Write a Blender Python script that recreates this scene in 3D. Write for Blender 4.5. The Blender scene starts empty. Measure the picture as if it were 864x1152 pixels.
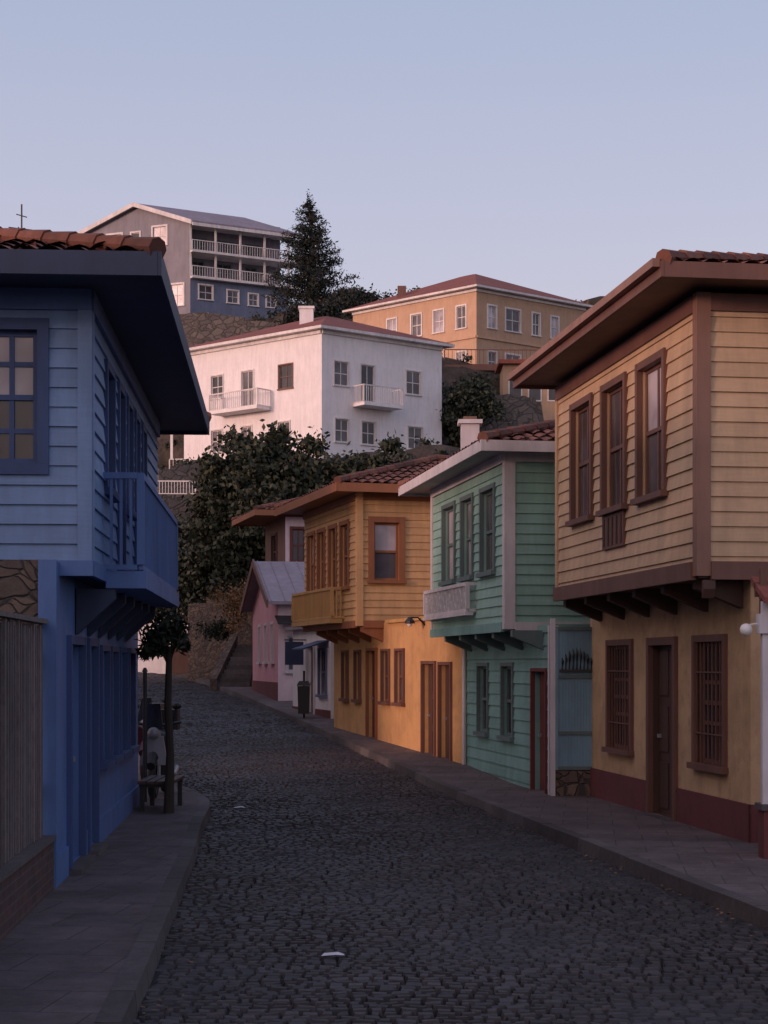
import bpy, math, random
import numpy as np
from mathutils import Vector
random.seed(7); rng=np.random.default_rng(7)
F=1900.0; H=2.1; CX=432.0; HY=748.0
scn=bpy.context.scene

# ---------------------------------------------------------------- materials
MATS={}
def newmat(name):
    m=bpy.data.materials.new(name); m.use_nodes=True
    nt=m.node_tree; b=nt.nodes['Principled BSDF']; MATS[name]=m
    return m,nt,b
def N(nt,t,**kw):
    n=nt.nodes.new(t)
    for k,v in kw.items(): setattr(n,k,v)
    return n
def coords(nt,scale=(1,1,1)):
    tc=N(nt,'ShaderNodeTexCoord'); mp=N(nt,'ShaderNodeMapping'); mp.inputs['Scale'].default_value=scale
    nt.links.new(tc.outputs['Object'],mp.inputs['Vector']); return mp.outputs['Vector']
def noise(nt,vec,scale,detail=5,rough=.6):
    n=N(nt,'ShaderNodeTexNoise'); n.inputs['Scale'].default_value=scale; n.inputs['Detail'].default_value=detail
    n.inputs['Roughness'].default_value=rough; nt.links.new(vec,n.inputs['Vector']); return n.outputs['Fac']
def ramp(nt,fac,stops):
    r=N(nt,'ShaderNodeValToRGB'); e=r.color_ramp.elements
    while len(e)<len(stops): e.new(.5)
    for i,(p,c) in enumerate(stops):
        e[i].position=p; e[i].color=(c[0],c[1],c[2],1) if hasattr(c,'__len__') else (c,c,c,1)
    nt.links.new(fac,r.inputs['Fac']); return r.outputs['Color']
def mix(nt,fac,a,b,mode='MIX'):
    m=N(nt,'ShaderNodeMix',data_type='RGBA',blend_type=mode)
    for sock,v in ((m.inputs[0],fac),(m.inputs[6],a),(m.inputs[7],b)):
        if isinstance(v,bpy.types.NodeSocket): nt.links.new(v,sock)
        else: sock.default_value = v if not hasattr(v,'__len__') else (v[0],v[1],v[2],1)
    return m.outputs[2]
def bump(nt,b,h,strength=.3,dist=.01):
    bp=N(nt,'ShaderNodeBump'); bp.inputs['Strength'].default_value=strength; bp.inputs['Distance'].default_value=dist
    nt.links.new(h,bp.inputs['Height']); nt.links.new(bp.outputs['Normal'],b.inputs['Normal'])
def sc(c,k): return tuple(min(1,x*k) for x in c)

def paint(name,col,rough=.6,var=.18,streak=.25,bs=.12,boards=0):
    m,nt,b=newmat(name); v=coords(nt); n1=noise(nt,v,.8,7)
    c=ramp(nt,n1,[(.3,sc(col,1-var)),(.7,sc(col,1+var*.6))])
    v2=coords(nt,(2.2,2.2,.35)); n2=noise(nt,v2,1.7,7,.7)
    s=ramp(nt,n2,[(.38,1-streak),(.62,1.0)])
    c=mix(nt,.8,c,s,'MULTIPLY')
    if boards:
        g=N(nt,'ShaderNodeNewGeometry'); c=mix(nt,1.0,c,ramp(nt,g.outputs['Random Per Island'],[(0,1-boards),(1,1.0)]),'MULTIPLY')
        v4=coords(nt,(1,1,14)); c=mix(nt,.5,c,ramp(nt,noise(nt,v4,3,6,.7),[(.3,.8),(.6,1.0)]),'MULTIPLY')
    nt.links.new(c,b.inputs['Base Color']); b.inputs['Roughness'].default_value=rough
    n3=noise(nt,v,30,4); bump(nt,b,n3,bs,.006); return m
def stucco(name,col,stain=(.25,.2,.15),amt=.5,var=.25):
    m,nt,b=newmat(name); v=coords(nt); n1=noise(nt,v,.9,8,.65)
    c=ramp(nt,n1,[(.3,sc(col,1-var)),(.55,col),(.75,sc(col,1+var*.4))])
    n2=noise(nt,v,3.2,9,.75); c=mix(nt,ramp(nt,n2,[(.5,0.0),(.68,amt)]),c,stain)
    v2=coords(nt,(3,3,.4)); c=mix(nt,.6,c,ramp(nt,noise(nt,v2,1.8,7,.7),[(.35,.8),(.6,1.0)]),'MULTIPLY')
    nt.links.new(c,b.inputs['Base Color']); b.inputs['Roughness'].default_value=.9
    bump(nt,b,noise(nt,v,18,6,.7),.4,.015); return m
def glassm(name,col,rough=.08):
    m,nt,b=newmat(name); v=coords(nt); n=noise(nt,v,.9,3)
    nt.links.new(ramp(nt,n,[(.35,sc(col,.5)),(.7,sc(col,1.4))]),b.inputs['Base Color'])
    b.inputs['Roughness'].default_value=rough; b.inputs['Specular IOR Level'].default_value=.5
    bump(nt,b,noise(nt,v,2.5,2),.12,.02); return m
def stone(name,c1,c2,scale=3,mortar=(.06,.055,.05)):
    m,nt,b=newmat(name); v=coords(nt); vn=noise(nt,v,1.2,2)
    ad=N(nt,'ShaderNodeVectorMath',operation='ADD'); nt.links.new(v,ad.inputs[0]); cb=N(nt,'ShaderNodeCombineXYZ'); nt.links.new(vn,cb.inputs[0]); nt.links.new(vn,cb.inputs[2]); nt.links.new(cb.outputs[0],ad.inputs[1])
    mp=N(nt,'ShaderNodeMapping'); mp.inputs['Scale'].default_value=(1,1,1.7); nt.links.new(ad.outputs[0],mp.inputs[0]); v3=mp.outputs[0]
    vo=N(nt,'ShaderNodeTexVoronoi'); vo.inputs['Scale'].default_value=scale; nt.links.new(v3,vo.inputs['Vector'])
    ve=N(nt,'ShaderNodeTexVoronoi',feature='DISTANCE_TO_EDGE'); ve.inputs['Scale'].default_value=scale; nt.links.new(v3,ve.inputs['Vector'])
    sp=N(nt,'ShaderNodeSeparateColor'); nt.links.new(vo.outputs['Color'],sp.inputs[0])
    c=mix(nt,sp.outputs[0],c1,c2); n=noise(nt,v,9,6,.7); c=mix(nt,.7,c,ramp(nt,n,[(.3,.45),(.7,1.0)]),'MULTIPLY')
    e=ramp(nt,ve.outputs['Distance'],[(.0,0.0),(.1,1.0)]); c=mix(nt,e,mortar,c)
    nt.links.new(c,b.inputs['Base Color']); b.inputs['Roughness'].default_value=.9
    bump(nt,b,mix(nt,.4,e,n,'MULTIPLY'),.8,.05); return m
def brickm(name,c1,c2,mortar):
    m,nt,b=newmat(name); tc=N(nt,'ShaderNodeTexCoord'); s=N(nt,'ShaderNodeSeparateXYZ'); nt.links.new(tc.outputs['Object'],s.inputs[0])
    cb=N(nt,'ShaderNodeCombineXYZ'); nt.links.new(s.outputs[1],cb.inputs[0]); nt.links.new(s.outputs[2],cb.inputs[1])
    br=N(nt,'ShaderNodeTexBrick'); br.inputs['Scale'].default_value=1
    br.inputs['Brick Width'].default_value=.24; br.inputs['Row Height'].default_value=.08; br.inputs['Mortar Size'].default_value=.008
    br.inputs['Color1'].default_value=(*c1,1); br.inputs['Color2'].default_value=(*c2,1); br.inputs['Mortar'].default_value=(*mortar,1)
    nt.links.new(cb.outputs[0],br.inputs['Vector']); v=coords(nt)
    n=noise(nt,v,6,6,.7); c=mix(nt,.8,br.outputs['Color'],ramp(nt,n,[(.3,.45),(.7,1.0)]),'MULTIPLY')
    nt.links.new(c,b.inputs['Base Color']); b.inputs['Roughness'].default_value=.9
    bump(nt,b,mix(nt,.5,br.outputs['Fac'],n),-.5,.015); return m
def island(name,c1,c2,c3,rough=.7,nz=0):
    m,nt,b=newmat(name); g=N(nt,'ShaderNodeNewGeometry')
    c=ramp(nt,g.outputs['Random Per Island'],[(0,c1),(.5,c2),(1,c3)])
    if nz:
        v=coords(nt); n=noise(nt,v,nz,5,.7); c=mix(nt,.8,c,ramp(nt,n,[(.3,.55),(.7,1.1)]),'MULTIPLY')
        n2=noise(nt,v,.7,5,.6); c=mix(nt,.8,c,ramp(nt,n2,[(.35,.55),(.65,1.0)]),'MULTIPLY')
        bump(nt,b,noise(nt,v,40,5,.7),.5,.01)
    nt.links.new(c,b.inputs['Base Color']); b.inputs['Roughness'].default_value=rough
    return m

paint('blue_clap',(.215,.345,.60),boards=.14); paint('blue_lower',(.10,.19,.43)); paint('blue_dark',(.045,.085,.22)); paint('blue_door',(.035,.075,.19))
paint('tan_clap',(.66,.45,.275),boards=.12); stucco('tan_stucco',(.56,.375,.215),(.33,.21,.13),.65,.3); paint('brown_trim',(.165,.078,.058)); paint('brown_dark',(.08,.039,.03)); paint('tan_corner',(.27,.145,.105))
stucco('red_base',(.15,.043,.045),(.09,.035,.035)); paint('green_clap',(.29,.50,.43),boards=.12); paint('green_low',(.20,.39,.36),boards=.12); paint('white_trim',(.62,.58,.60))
paint('grey_green',(.12,.17,.17)); paint('red_door',(.14,.028,.025)); stucco('yellow_stucco',(.60,.34,.14),(.40,.23,.11),.6); paint('yellow_clap',(.70,.41,.185),boards=.12); paint('orange_trim',(.30,.115,.05)); paint('yellow_rail',(.55,.32,.12))
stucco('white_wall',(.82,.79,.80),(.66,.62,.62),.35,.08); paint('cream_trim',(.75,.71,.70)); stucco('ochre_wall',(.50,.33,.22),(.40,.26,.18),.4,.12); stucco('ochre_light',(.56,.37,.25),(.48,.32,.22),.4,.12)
paint('slate_wall',(.21,.205,.245)); paint('slate_blue',(.14,.175,.27)); stucco('pink_wall',(.64,.33,.38),(.45,.25,.28),.4,.15); stucco('pink_pale',(.72,.57,.60),(.5,.4,.4),.4,.15)
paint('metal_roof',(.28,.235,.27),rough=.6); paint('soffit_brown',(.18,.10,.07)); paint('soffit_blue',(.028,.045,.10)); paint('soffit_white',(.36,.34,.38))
island('roof_tile',(.15,.055,.038),(.23,.085,.055),(.32,.13,.085),.85,nz=8); paint('roof_brown',(.24,.075,.055),rough=.85)
paint('teal_gate',(.22,.38,.48)); paint('black_iron',(.02,.02,.022),rough=.5); paint('bark',(.05,.04,.032),rough=.95,bs=.6); paint('white_iron',(.7,.68,.72),rough=.5)
glassm('glass',(.035,.035,.045)); glassm('glass_curtain',(.42,.38,.42),.2); glassm('glass_mid',(.10,.09,.105),.1)
m,nt,b=newmat('undercroft_shade'); b.inputs['Base Color'].default_value=(.012,.012,.016,1)
stone('rubble',(.24,.17,.13),(.12,.09,.08),4.5); stone('retaining',(.22,.185,.165),(.12,.105,.10),1.5); brickm('brick_base',(.12,.055,.05),(.075,.045,.045),(.11,.09,.085))
island('fence_wood',(.11,.088,.09),(.18,.145,.145),(.25,.205,.20),.95,nz=10)
island('cobble',(.020,.018,.022),(.036,.032,.038),(.066,.058,.064),.6,nz=25)
paint('road_bed',(.018,.015,.017),rough=.95)
island('leaf_dark',(.008,.014,.009),(.02,.03,.017),(.042,.054,.028),.7); island('leaf_mid',(.010,.016,.009),(.024,.033,.016),(.058,.062,.032),.75)
island('leaf_pine',(.005,.008,.008),(.011,.018,.015),(.024,.033,.025),.8); island('leaf_dry',(.10,.06,.03),(.18,.10,.04),(.25,.13,.05),.8)
paint('paper',(.75,.75,.78)); paint('rubber',(.02,.02,.02)); paint('chrome',(.3,.3,.32),rough=.3); paint('moto_red',(.07,.015,.018),rough=.3); paint('moto_grey',(.32,.31,.34),rough=.35)
m,nt,b=newmat('globe'); b.inputs['Base Color'].default_value=(.8,.8,.8,1); b.inputs['Roughness'].default_value=.3
def slabs(name,c):
    m,nt,b=newmat(name); tc=N(nt,'ShaderNodeTexCoord'); br=N(nt,'ShaderNodeTexBrick'); br.inputs['Scale'].default_value=1
    br.inputs['Brick Width'].default_value=.62; br.inputs['Row Height'].default_value=.62; br.inputs['Mortar Size'].default_value=.008; br.inputs['Mortar Smooth'].default_value=.3
    br.inputs['Color1'].default_value=(*c,1); br.inputs['Color2'].default_value=(*sc(c,.8),1); br.inputs['Mortar'].default_value=(*sc(c,.4),1)
    mp=N(nt,'ShaderNodeMapping'); mp.inputs['Rotation'].default_value=(0,0,.12); nt.links.new(tc.outputs['Object'],mp.inputs[0]); nt.links.new(mp.outputs[0],br.inputs['Vector'])
    v=coords(nt); n=noise(nt,v,1.6,10,.78); cc=mix(nt,.95,br.outputs['Color'],ramp(nt,n,[(.32,.35),(.68,1.15)]),'MULTIPLY')
    nt.links.new(cc,b.inputs['Base Color']); b.inputs['Roughness'].default_value=.85; bump(nt,b,noise(nt,v,25,6,.7),.5,.012)
slabs('pavement',(.145,.115,.118)); 
island('kerb_stone',(.085,.072,.072),(.12,.103,.102),(.155,.135,.133),.85,nz=12)
m,nt,b=newmat('earth'); v=coords(nt); n=noise(nt,v,.35,9,.7); c=ramp(nt,n,[(.35,(.03,.035,.02)),(.5,(.075,.058,.045)),(.65,(.14,.11,.095))])
n2=noise(nt,v,2.5,8,.75); c=mix(nt,.8,c,ramp(nt,n2,[(.3,.35),(.7,1.1)]),'MULTIPLY'); nt.links.new(c,b.inputs['Base Color']); b.inputs['Roughness'].default_value=1; bump(nt,b,n2,1,.3)

# ---------------------------------------------------------------- mesh accumulation
class Acc:
    def __init__(s): s.v=[]; s.f=[]; s.m=[]
    def quad(s,a,b,c,d,mat):
        i=len(s.v); s.v+= [a,b,c,d]; s.f.append((i,i+1,i+2,i+3)); s.m.append(mat)
    def tri(s,a,b,c,mat):
        i=len(s.v); s.v+=[a,b,c]; s.f.append((i,i+1,i+2)); s.m.append(mat)
    def hexa(s,p,mat):
        i=len(s.v); s.v+=list(p)
        for q in ((3,2,1,0),(4,5,6,7),(0,1,5,4),(1,2,6,5),(2,3,7,6),(3,0,4,7)):
            s.f.append(tuple(i+k for k in q)); s.m.append(mat)
    def box(s,x0,x1,y0,y1,z0,z1,mat):
        s.hexa([(x0,y0,z0),(x1,y0,z0),(x1,y1,z0),(x0,y1,z0),(x0,y0,z1),(x1,y0,z1),(x1,y1,z1),(x0,y1,z1)],mat)
    def tube(s,pts,rad,mat,n=8):
        rings=[]
        P=[Vector(p) for p in pts]
        for k,p in enumerate(P):
            d=(P[min(k+1,len(P)-1)]-P[max(k-1,0)]).normalized()
            a=d.cross(Vector((0,0,1))); 
            if a.length<.05: a=d.cross(Vector((1,0,0)))
            a.normalize(); b2=d.cross(a); r=rad[k] if hasattr(rad,'__len__') else rad
            i=len(s.v)
            for j in range(n):
                t=2*math.pi*j/n; q=p+a*math.cos(t)*r+b2*math.sin(t)*r; s.v.append(tuple(q))
            rings.append(i)
        for k in range(len(rings)-1):
            for j in range(n):
                a0=rings[k]+j; a1=rings[k]+(j+1)%n; b0=rings[k+1]+j; b1=rings[k+1]+(j+1)%n
                s.f.append((a0,a1,b1,b0)); s.m.append(mat)
        s.f.append(tuple(rings[0]+j for j in range(n))); s.m.append(mat)
        s.f.append(tuple(rings[-1]+j for j in range(n))); s.m.append(mat)
    def sphere(s,c,r,mat,nu=14,nv=8,sz=1):
        i0=len(s.v)
        for a in range(nv+1):
            ph=math.pi*a/nv
            for b_ in range(nu):
                th=2*math.pi*b_/nu; s.v.append((c[0]+r*math.sin(ph)*math.cos(th),c[1]+r*math.sin(ph)*math.sin(th),c[2]+r*sz*math.cos(ph)))
        for a in range(nv):
            for b_ in range(nu):
                s.f.append((i0+a*nu+b_,i0+a*nu+(b_+1)%nu,i0+(a+1)*nu+(b_+1)%nu,i0+(a+1)*nu+b_)); s.m.append(mat)
    def torus(s,c,R,r,ax,mat,nu=24,nv=8):
        i0=len(s.v); ax=Vector(ax).normalized(); e1=ax.cross(Vector((0,0,1))).normalized(); e2=ax.cross(e1)
        for a in range(nu):
            t=2*math.pi*a/nu; d=e1*math.cos(t)+e2*math.sin(t)
            for b_ in range(nv):
                p=2*math.pi*b_/nv; q=Vector(c)+d*(R+r*math.cos(p))+ax*r*math.sin(p); s.v.append(tuple(q))
        for a in range(nu):
            for b_ in range(nv):
                s.f.append((i0+a*nv+b_,i0+((a+1)%nu)*nv+b_,i0+((a+1)%nu)*nv+(b_+1)%nv,i0+a*nv+(b_+1)%nv)); s.m.append(mat)
    def obj(s,name,origin=(0,0,0),parent=None,smooth=False):
        me=bpy.data.meshes.new(name); o=origin
        me.from_pydata([(x-o[0],y-o[1],z-o[2]) for x,y,z in s.v],[],s.f)
        names=[]; idx=[]
        for k in s.m:
            if k not in names: names.append(k)
            idx.append(names.index(k))
        for k in names: me.materials.append(MATS[k])
        me.polygons.foreach_set('material_index',idx)
        if smooth: me.polygons.foreach_set('use_smooth',[True]*len(idx))
        me.update(); ob=bpy.data.objects.new(name,me); scn.collection.objects.link(ob)
        if parent: ob.parent=parent
        else: ob.location=o
        return ob
class Group:
    def __init__(s,name,loc):
        s.e=bpy.data.objects.new(name,None); s.e.location=loc; s.e.empty_display_size=.3; scn.collection.objects.link(s.e); s.loc=loc; s.parts={}
    def __getitem__(s,k):
        if k not in s.parts: s.parts[k]=Acc()
        return s.parts[k]
    def done(s,smooth=()):
        for k,a in s.parts.items():
            if a.f: a.obj(k,s.loc,s.e,k in smooth)

class Face:
    def __init__(s,P,U,n): s.P=P; l=math.hypot(*U); s.U=(U[0]/l,U[1]/l); l=math.hypot(*n); s.n=(n[0]/l,n[1]/l)
    def p(s,u,z,o=0): return (s.P[0]+s.U[0]*u+s.n[0]*o, s.P[1]+s.U[1]*u+s.n[1]*o, z)
    def u(s,px):
        k=(px-CX)/F; return (k*s.P[1]-s.P[0])/(s.U[0]-k*s.U[1])
    def z(s,px,py): 
        u=s.u(px); return H-(py-HY)/F*(s.P[1]+u*s.U[1])
    def r(s,x0,x1,y0,y1):   # photo measurement -> metric rectangle on this wall
        a,b_=sorted((s.u(x0),s.u(x1))); xm=(x0+x1)/2; return (a,b_,s.z(xm,y1),s.z(xm,y0))
    def box(s,m,u0,u1,z0,z1,o0,o1,mat):
        m.hexa([s.p(u0,z0,o0),s.p(u1,z0,o0),s.p(u1,z0,o1),s.p(u0,z0,o1),s.p(u0,z1,o0),s.p(u1,z1,o0),s.p(u1,z1,o1),s.p(u0,z1,o1)],mat)

def wall(m,f,u0,u1,z0,z1,ops,mat,clap=0,rev=.13,revmat=None,jit=.002):
    us=sorted({u0,u1}|{min(max(o[0],u0),u1) for o in ops}|{min(max(o[1],u0),u1) for o in ops})
    zz={z0,z1}|{o[2] for o in ops}|{o[3] for o in ops}
    if clap:
        k=math.ceil(z0/clap)
        while k*clap<z1: zz.add(round(k*clap,5)); k+=1
    zs=sorted(z for z in zz if z0<=z<=z1)
    for a,b_ in zip(zs[:-1],zs[1:]):
        if b_-a<1e-5: continue
        if clap:
            k=math.floor((a+b_)/2/clap); fa=(a-k*clap)/clap; fb=(b_-k*clap)/clap
            rr=random.Random(int(k*977+u1*100)); j=rr.uniform(-jit,jit)
            oa=.024*(1-fa)+j; ob=.024*(1-fb)+j
        else: oa=ob=0; fa=1
        run=None; segs=[]
        for c,d in zip(us[:-1],us[1:]):
            if d-c<1e-5: continue
            cm=(c+d)/2; zm=(a+b_)/2
            if any(o[0]<cm<o[1] and o[2]<zm<o[3] for o in ops):
                if run: segs.append(run); run=None
            else: run=(run[0],d) if run else (c,d)
        if run: segs.append(run)
        for c,d in segs:
            m.quad(f.p(c,a,oa),f.p(d,a,oa),f.p(d,b_,ob),f.p(c,b_,ob),mat)
            if clap and fa<.01: m.quad(f.p(c,a,-.004),f.p(d,a,-.004),f.p(d,a,oa),f.p(c,a,oa),mat)
    for o in ops:
        rm=revmat or mat; a,b_,c,d=o
        m.quad(f.p(a,c,.0),f.p(a,d,.0),f.p(a,d,-rev),f.p(a,c,-rev),rm); m.quad(f.p(b_,c,.0),f.p(b_,d,.0),f.p(b_,d,-rev),f.p(b_,c,-rev),rm)
        m.quad(f.p(a,c,.0),f.p(b_,c,.0),f.p(b_,c,-rev),f.p(a,c,-rev),rm); m.quad(f.p(a,d,.0),f.p(b_,d,.0),f.p(b_,d,-rev),f.p(a,d,-rev),rm)

def window(g,f,o,fm,gm='glass',cas=.09,rows=2,cols=2,bars=False,sill=True,proud=.045,curtain=None):
    a,b_,c,d=o; m=g['window_frames']; gl=g['window_glass']; wd=b_-a
    t=min(.05,wd*.1)
    f.box(m,a-cas,a+.004,c-.0,d+cas,-.02,proud,fm); f.box(m,b_-.004,b_+cas,c-.0,d+cas,-.02,proud,fm)
    f.box(m,a+.004,b_-.004,d-.004,d+cas,-.02,proud-.003,fm)
    if sill: f.box(m,a-cas-.03,b_+cas+.03,c-.07,c+.003,-.02,proud+.05,fm)
    else: f.box(m,a-cas,b_+cas,c-cas,c+.003,-.02,proud-.002,fm)
    o0,o1=-.10,-.055
    for x in (a+.004,b_-.004-t): f.box(m,x,x+t,c+.004,d-.004,o0,o1,fm)
    for z in (c+.004,d-.004-t): f.box(m,a+.004+t,b_-.004-t,z,z+t,o0,o1-.002,fm)
    zmid=c+(d-c)*.5
    if rows>=2:
        f.box(m,a+.004+t,b_-.004-t,zmid-t*.5,zmid+t*.5,o0,o1+.006,fm)
    mt=t*.45
    for k in range(1,cols):
        x=a+(b_-a)*k/cols; f.box(m,x-mt,x+mt,c+.004+t,d-.004-t,o0+.004,o1-.006,fm)
    for k in range(1,rows):
        z=c+(d-c)*k/rows
        if abs(z-zmid)>.02: f.box(m,a+.004+t,b_-.004-t,z-mt,z+mt,o0+.006,o1-.008,fm)
    r=random.uniform(-.006,.006); r2=random.uniform(-.006,.006)
    for (za,zb,dd,mm) in ((c+.01,zmid,-.088,gm),(zmid,d-.01,-.08,curtain or gm)):
        gl.quad(f.p(a+.01,za,dd+r),f.p(b_-.01,za,dd+r2),f.p(b_-.01,zb,dd-r),f.p(a+.01,zb,dd-r2),mm)
    if bars:
        n=max(3,int(wd/.13)); 
        for k in range(n+1):
            x=a+.02+(wd-.04)*k/n; f.box(g['window_grille'],x-.008,x+.008,c+.004,d-.004,.0,.016,bars)
        for z in (c+(d-c)*.25,c+(d-c)*.75): f.box(g['window_grille'],a,b_,z-.008,z+.008,.017,.028,bars)
def door(g,f,o,dm,fm,cas=.1,panels=3):
    a,b_,c,d=o; m=g['doors']
    f.box(m,a-cas,a+.003,c,d+cas,-.02,.05,fm); f.box(m,b_-.003,b_+cas,c,d+cas,-.02,.05,fm); f.box(m,a+.003,b_-.003,d-.003,d+cas,-.02,.047,fm)
    f.box(m,a+.003,b_-.003,c,d-.003,-.14,-.10,dm)
    cols=2 if b_-a>.7 else 1; cw=(b_-a)/cols
    for i in range(cols):
        for j in range(panels):
            z0=c+(d-c)*j/panels+.08; z1=c+(d-c)*(j+1)/panels-.06
            f.box(m,a+cw*i+.07,a+cw*(i+1)-.07,z0,z1,-.10,-.085,dm)
    f.box(m,b_-.16,b_-.12,c+(d-c)*.45,c+(d-c)*.45+.05,-.10,-.04,'chrome')
    f.box(m,a-cas,b_+cas,c-.12,c-.002,-.12,.14,'kerb_stone')

def prism(m,P,U,V,L,W,z0,z1,mat):
    q=[(P[0],P[1]),(P[0]+U[0]*L,P[1]+U[1]*L),(P[0]+U[0]*L+V[0]*W,P[1]+U[1]*L+V[1]*W),(P[0]+V[0]*W,P[1]+V[1]*W)]
    m.hexa([(x,y,z0) for x,y in q]+[(x,y,z1) for x,y in q],mat)
def roof_plane(m,O,S,T,ls,tmax,z0,pitch,mat,per=.22,row=.36,amp=.045):
    hs=[0,.7,1,.7]; n=int(ls/(per/4)); 
    if amp==0: n=max(4,int(ls/.5))
    st=ls/n
    jit=[random.uniform(-.012,.012) for _ in range(n//4+2)]
    def pt(i,t,off):
        s=i*st; h=hs[i%4]*amp if amp else 0
        return (O[0]+S[0]*s+T[0]*t,O[1]+S[1]*s+T[1]*t,z0+pitch*t+h+off)
    rows=int(max(1,math.ceil(tmax(ls/2)/row)))
    for i in range(n):
        ta=tmax(i*st); tb=tmax((i+1)*st)
        for j in range(rows):
            lo=j*row; hi=(j+1)*row
            a0,a1=min(lo,ta),min(hi,ta); b0,b1=min(lo,tb),min(hi,tb)
            if a1-a0<1e-5 and b1-b0<1e-5: continue
            jj=jit[i//4]*(1 if amp else 0)+ (random.Random(j*131+i//4).uniform(-.008,.008) if amp else 0)
            m.quad(pt(i,a0,.03*(amp>0)+jj),pt(i+1,b0,.03*(amp>0)+jj),pt(i+1,b1,jj),pt(i,a1,jj),mat)
def hip_roof(g,P,U,V,L,W,z,pitch,mat='roof_tile',soffit='soffit_brown',th=.16,fascia=None,amp=.045,per=.22,row=.36,cap=True):
    m=g['roof']; e=g['eaves']; half=min(L,W)/2
    prism(e,P,U,V,L,W,z-th,z-.004,soffit)
    if fascia:
        f1=.035
        Q=(P[0]-U[0]*f1-V[0]*f1,P[1]-U[1]*f1-V[1]*f1)
        prism(e,Q,U,V,L+2*f1,f1-.003,z-th-.05,z+.02,fascia); prism(e,(Q[0]+V[0]*(W+f1+.003),Q[1]+V[1]*(W+f1+.003)),U,V,L+2*f1,f1,z-th-.05,z+.02,fascia)
        R=(P[0]-U[0]*f1,P[1]-U[1]*f1); prism(e,R,U,V,f1-.003,W,z-th-.05,z+.018,fascia); prism(e,(P[0]+U[0]*(L+.003),P[1]+U[1]*(L+.003)),U,V,f1,W,z-th-.05,z+.018,fascia)
    nU=(-U[0],-U[1]); nV=(-V[0],-V[1])
    C=lambda a,b_:(P[0]+U[0]*a+V[0]*b_,P[1]+U[1]*a+V[1]*b_)
    tm=lambda ln:(lambda s:max(0,min(s,ln-s,half)))
    roof_plane(m,C(0,0),U,V,L,tm(L),z,pitch,mat,per,row,amp); roof_plane(m,C(L,W),nU,nV,L,tm(L),z,pitch,mat,per,row,amp)
    roof_plane(m,C(0,W),nV,U,W,tm(W),z,pitch,mat,per,row,amp); roof_plane(m,C(L,0),V,nU,W,tm(W),z,pitch,mat,per,row,amp)
    if cap and amp:
        def P3(a,b_,h): x,y=C(a,b_); return (x,y,z+h*pitch+.05)
        ends=[(half,half),(L-half,half)] if L>=W else [(half,half),(half,W-half)]
        r1,r2=ends[0],ends[1]
        segs=[((0,0),r1),(r1,r2)]+([((0,W),r1),((L,0),r2),((L,W),r2)] if L>=W else [((L,0),r1),((0,W),r2),((L,W),r2)])
        for p,q in segs:
            hp=0 if p not in (r1,r2) else half; n=max(1,int(math.dist(p,q)/.38))
            for k in range(n):
                t0=k/n; t1=(k+1.12)/n; 
                A=P3(p[0]+(q[0]-p[0])*t0,p[1]+(q[1]-p[1])*t0,hp+(half-hp)*t0); B=P3(p[0]+(q[0]-p[0])*t1,p[1]+(q[1]-p[1])*t1,hp+(half-hp)*t1)
                if math.dist(A,B)>1e-3: m.tube([A,B],[.10,.08],mat,8)
def rail(g,f,u0,u1,z0,z1,o,mat,step=.12,part='balcony_railing'):
    m=g[part]; f.box(m,u0,u1,z1-.06,z1,o-.03,o+.03,mat); f.box(m,u0,u1,z0,z0+.05,o-.02,o+.02,mat)
    n=max(1,int((u1-u0)/step))
    for k in range(n+1):
        u=u0+(u1-u0)*k/n; w=.014 if 0<k<n else .035; f.box(m,u-w,u+w,z0+.05,z1-.06,o-w,o+w,mat)
def endrail(g,f,u,z0,z1,o0,o1,mat,step=.12,part='balcony_railing'):
    m=g[part]; f.box(m,u-.03,u+.03,z1-.06,z1,o0,o1-.031,mat); f.box(m,u-.02,u+.02,z0,z0+.05,o0,o1-.031,mat)
    n=max(1,int((o1-o0)/step))
    for k in range(n):
        o=o0+(o1-o0)*k/n; f.box(m,u-.014,u+.014,z0+.05,z1-.06,o-.014,o+.014,mat)
def bracket(g,f,u,ztop,out,drop,mat,w=.07,o0=0):
    m=g['brackets']; a=[f.p(u-w,ztop,o0),f.p(u-w,ztop,o0+out),f.p(u-w,ztop-.1,o0+out),f.p(u-w,ztop-drop,o0)]
    b_=[f.p(u+w,ztop,o0),f.p(u+w,ztop,o0+out),f.p(u+w,ztop-.1,o0+out),f.p(u+w,ztop-drop,o0)]
    m.hexa(a+b_,mat)
def sz(Y): return max(0.0,min(.034*(Y-28),1.78)) if Y<200 else 1.78
def dirs(s):
    l=math.hypot(s,1); U=(s/l,1/l); V=(U[1],-U[0])
    return U,V

# ================================================================ BLUE HOUSE (left)
U,V=dirs(-.0624); nV=(-V[0],-V[1])
g=Group('blue_wooden_house',(-2.925,14.94,0))
P=(-2.925,14.94); Ll=9.0
fs=Face(P,U,V)
ops=[fs.r(76,91,725,980),fs.r(97,106,727,925)]
ops=[(a,b_,.18,2.3) for a,b_,c,d in ops]
wins=[(a,b_,1.0,2.26) for a,b_,c,d in [fs.r(*t,730,850) for t in ((112,120),(123,130),(133,140),(143,149))]]
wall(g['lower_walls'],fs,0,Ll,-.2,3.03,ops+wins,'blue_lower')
for o in ops: door(g,fs,o,'blue_door','blue_dark',cas=.08)
for o in wins: window(g,fs,o,'blue_dark','glass',cas=.06,cols=1)
for a_,b_ in ((0,ops[0][0]-.09),(ops[0][1]+.09,ops[1][0]-.09),(ops[1][1]+.09,Ll)): fs.box(g['lower_walls'],a_,b_,-.2,.4,.0,.025,'blue_lower')
ff=Face(P,nV,(-U[0],-U[1]))
wall(g['lower_walls'],ff,0,8,-.2,3.03,[],'rubble')
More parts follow.
